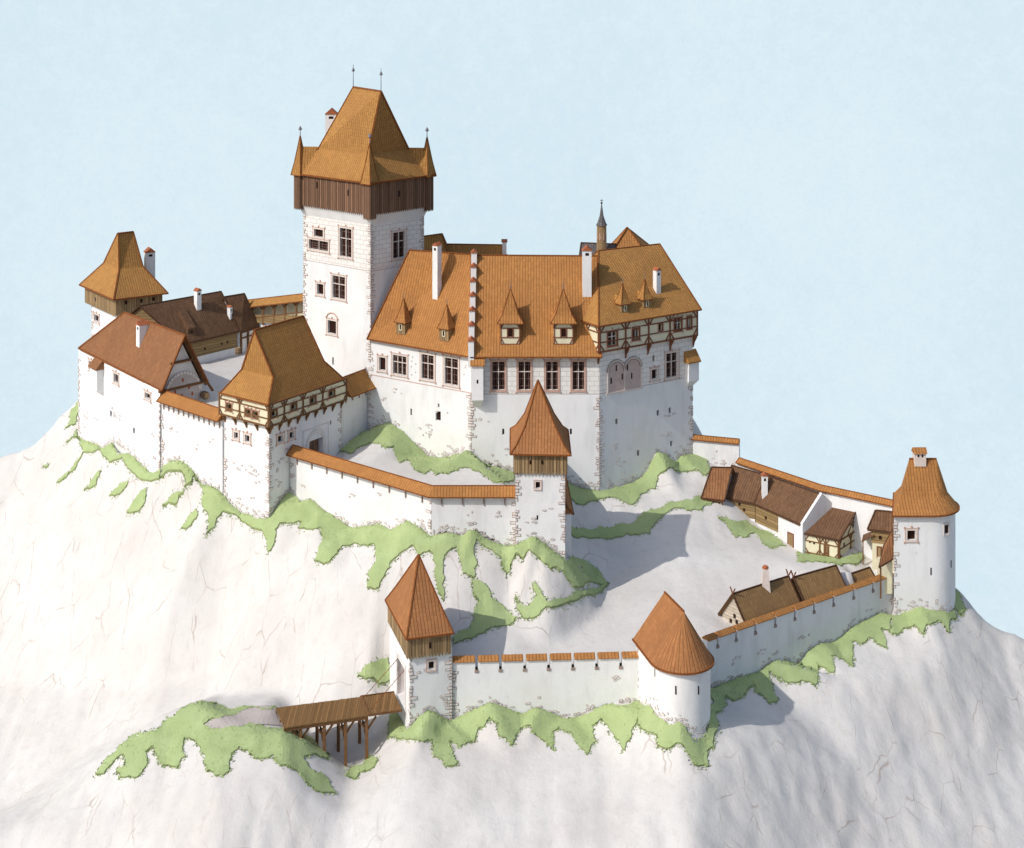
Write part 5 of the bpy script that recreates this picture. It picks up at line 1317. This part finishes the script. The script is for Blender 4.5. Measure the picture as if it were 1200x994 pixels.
me = bpy.data.meshes.new('grass_tufts'); me.from_pydata([tuple(v) for v in tufts.v], [], tufts.f); me.materials.append(m)
to = bpy.data.objects.new('grass_tufts', me); col.objects.link(to); to['kind'] = 'stuff'

# path to the bridge
mb = MB()
pp = [(323, 829.5), (300, 829), (280, 834), (258, 841), (243, 848), (236, 853)]; pq = [(333, 852), (312, 850), (290, 851), (270, 855), (255, 858), (246, 858)]
A = [P(*p, 1) for p in pp]
def gcast(px, py):
    r = ray(px, py); h, _, _, _ = hb.ray_cast(CAM, r.normalized()); return V((h.x, h.y, h.z+.13))
a = [gcast(*p) for p in pp]; b = [gcast(*p) for p in pq]
for i in range(len(a)-1):
    for j in range(16):
        uu, jj = (j//4)/4, j % 4
        f = lambda u, v_: (lambda q: V((q.x, q.y, height(q.x, q.y)+.12)))(a[i].lerp(a[i+1], u).lerp(b[i].lerp(b[i+1], u), v_))
        mb.face([f(uu, jj/4), f(uu+.25, jj/4), f(uu+.25, (jj+1)/4), f(uu, (jj+1)/4)])
o = mb.build('path', m_plain('path_dirt', (.47, .42, .39), .1, .8, .3)); o['kind'] = 'structure'

# ================================================================== SKY, LIGHT, CAMERA
mb = MB(); R = 900; n_ = 48
for i in range(n_):
    t0, t1 = math.radians(-75+150*i/n_), math.radians(-75+150*(i+1)/n_)
    mb.face([V((R*math.sin(t0), R*math.cos(t0), -700)), V((R*math.sin(t1), R*math.cos(t1), -700)), V((R*math.sin(t1), R*math.cos(t1), 500)), V((R*math.sin(t0), R*math.cos(t0), 500))])
m = bpy.data.materials.new('pale_sky'); m.use_nodes = True; nt = m.node_tree; nt.nodes.clear(); n = N(nt)
em = n.new('ShaderNodeEmission'); out = n.new('ShaderNodeOutputMaterial'); n.link(em.outputs[0], out.inputs[0]); p = n.pos()
c = n.mix(n.ramp(n.noise(p, .006, 5, .6), .35, .68), (.655, .815, .905), (.73, .86, .93))
c = n.mix(n.math('MULTIPLY', n.ramp(n.noise(p, .1, 6, .75), .4, .66), .45), c, (.78, .89, .94))
c = n.mix(n.math('MULTIPLY', n.ramp(n.noise(p, .45, 3, .7), .45, .7), .3), c, (.62, .77, .86))
n.link(c, em.inputs[0]); SKYE = .70; em.inputs[1].default_value = SKYE
so = mb.build('sky', m, smooth=True); so['kind'] = 'structure'

EXPO = -.07
w = bpy.data.worlds.new('World'); sc.world = w; w.use_nodes = True; nt = w.node_tree
sky = nt.nodes.new('ShaderNodeTexSky'); sky.sky_type = 'NISHITA'; sky.sun_disc = False
sd = V((-.81, -.585, 0)).normalized(); el_ = math.radians(41)
sky.sun_elevation = el_; sky.sun_rotation = math.atan2(sd.x, sd.y); sky.dust_density = 2.0
bg = nt.nodes['Background']; nt.links.new(sky.outputs[0], bg.inputs[0]); bg.inputs[1].default_value = .15
L = bpy.data.lights.new('sun', 'SUN'); L.energy = 3.1; L.angle = math.radians(.5); L.color = (1, .96, .9)
lo = bpy.data.objects.new('sun', L); col.objects.link(lo)
d = V((sd.x*math.cos(el_), sd.y*math.cos(el_), math.sin(el_))); lo.rotation_euler = d.to_track_quat('Z', 'Y').to_euler(); lo.location = (-100, 100, 150)
sc.view_settings.view_transform = 'Standard'; sc.view_settings.look = 'None'; sc.view_settings.gamma = 1; sc.view_settings.exposure = EXPO
em.inputs[1].default_value = 1.0/2**EXPO
cam = bpy.data.cameras.new('camera'); co = bpy.data.objects.new('camera', cam); col.objects.link(co); co.location = CAM; co.rotation_euler = (math.pi/2, 0, 0)
cam.sensor_width = 36; cam.lens = 36*F/1200; cam.shift_y = -(497-YH)/1200; cam.clip_start = 1; cam.clip_end = 3000
sc.camera = co
for T in THINGS: del T.o['_o']
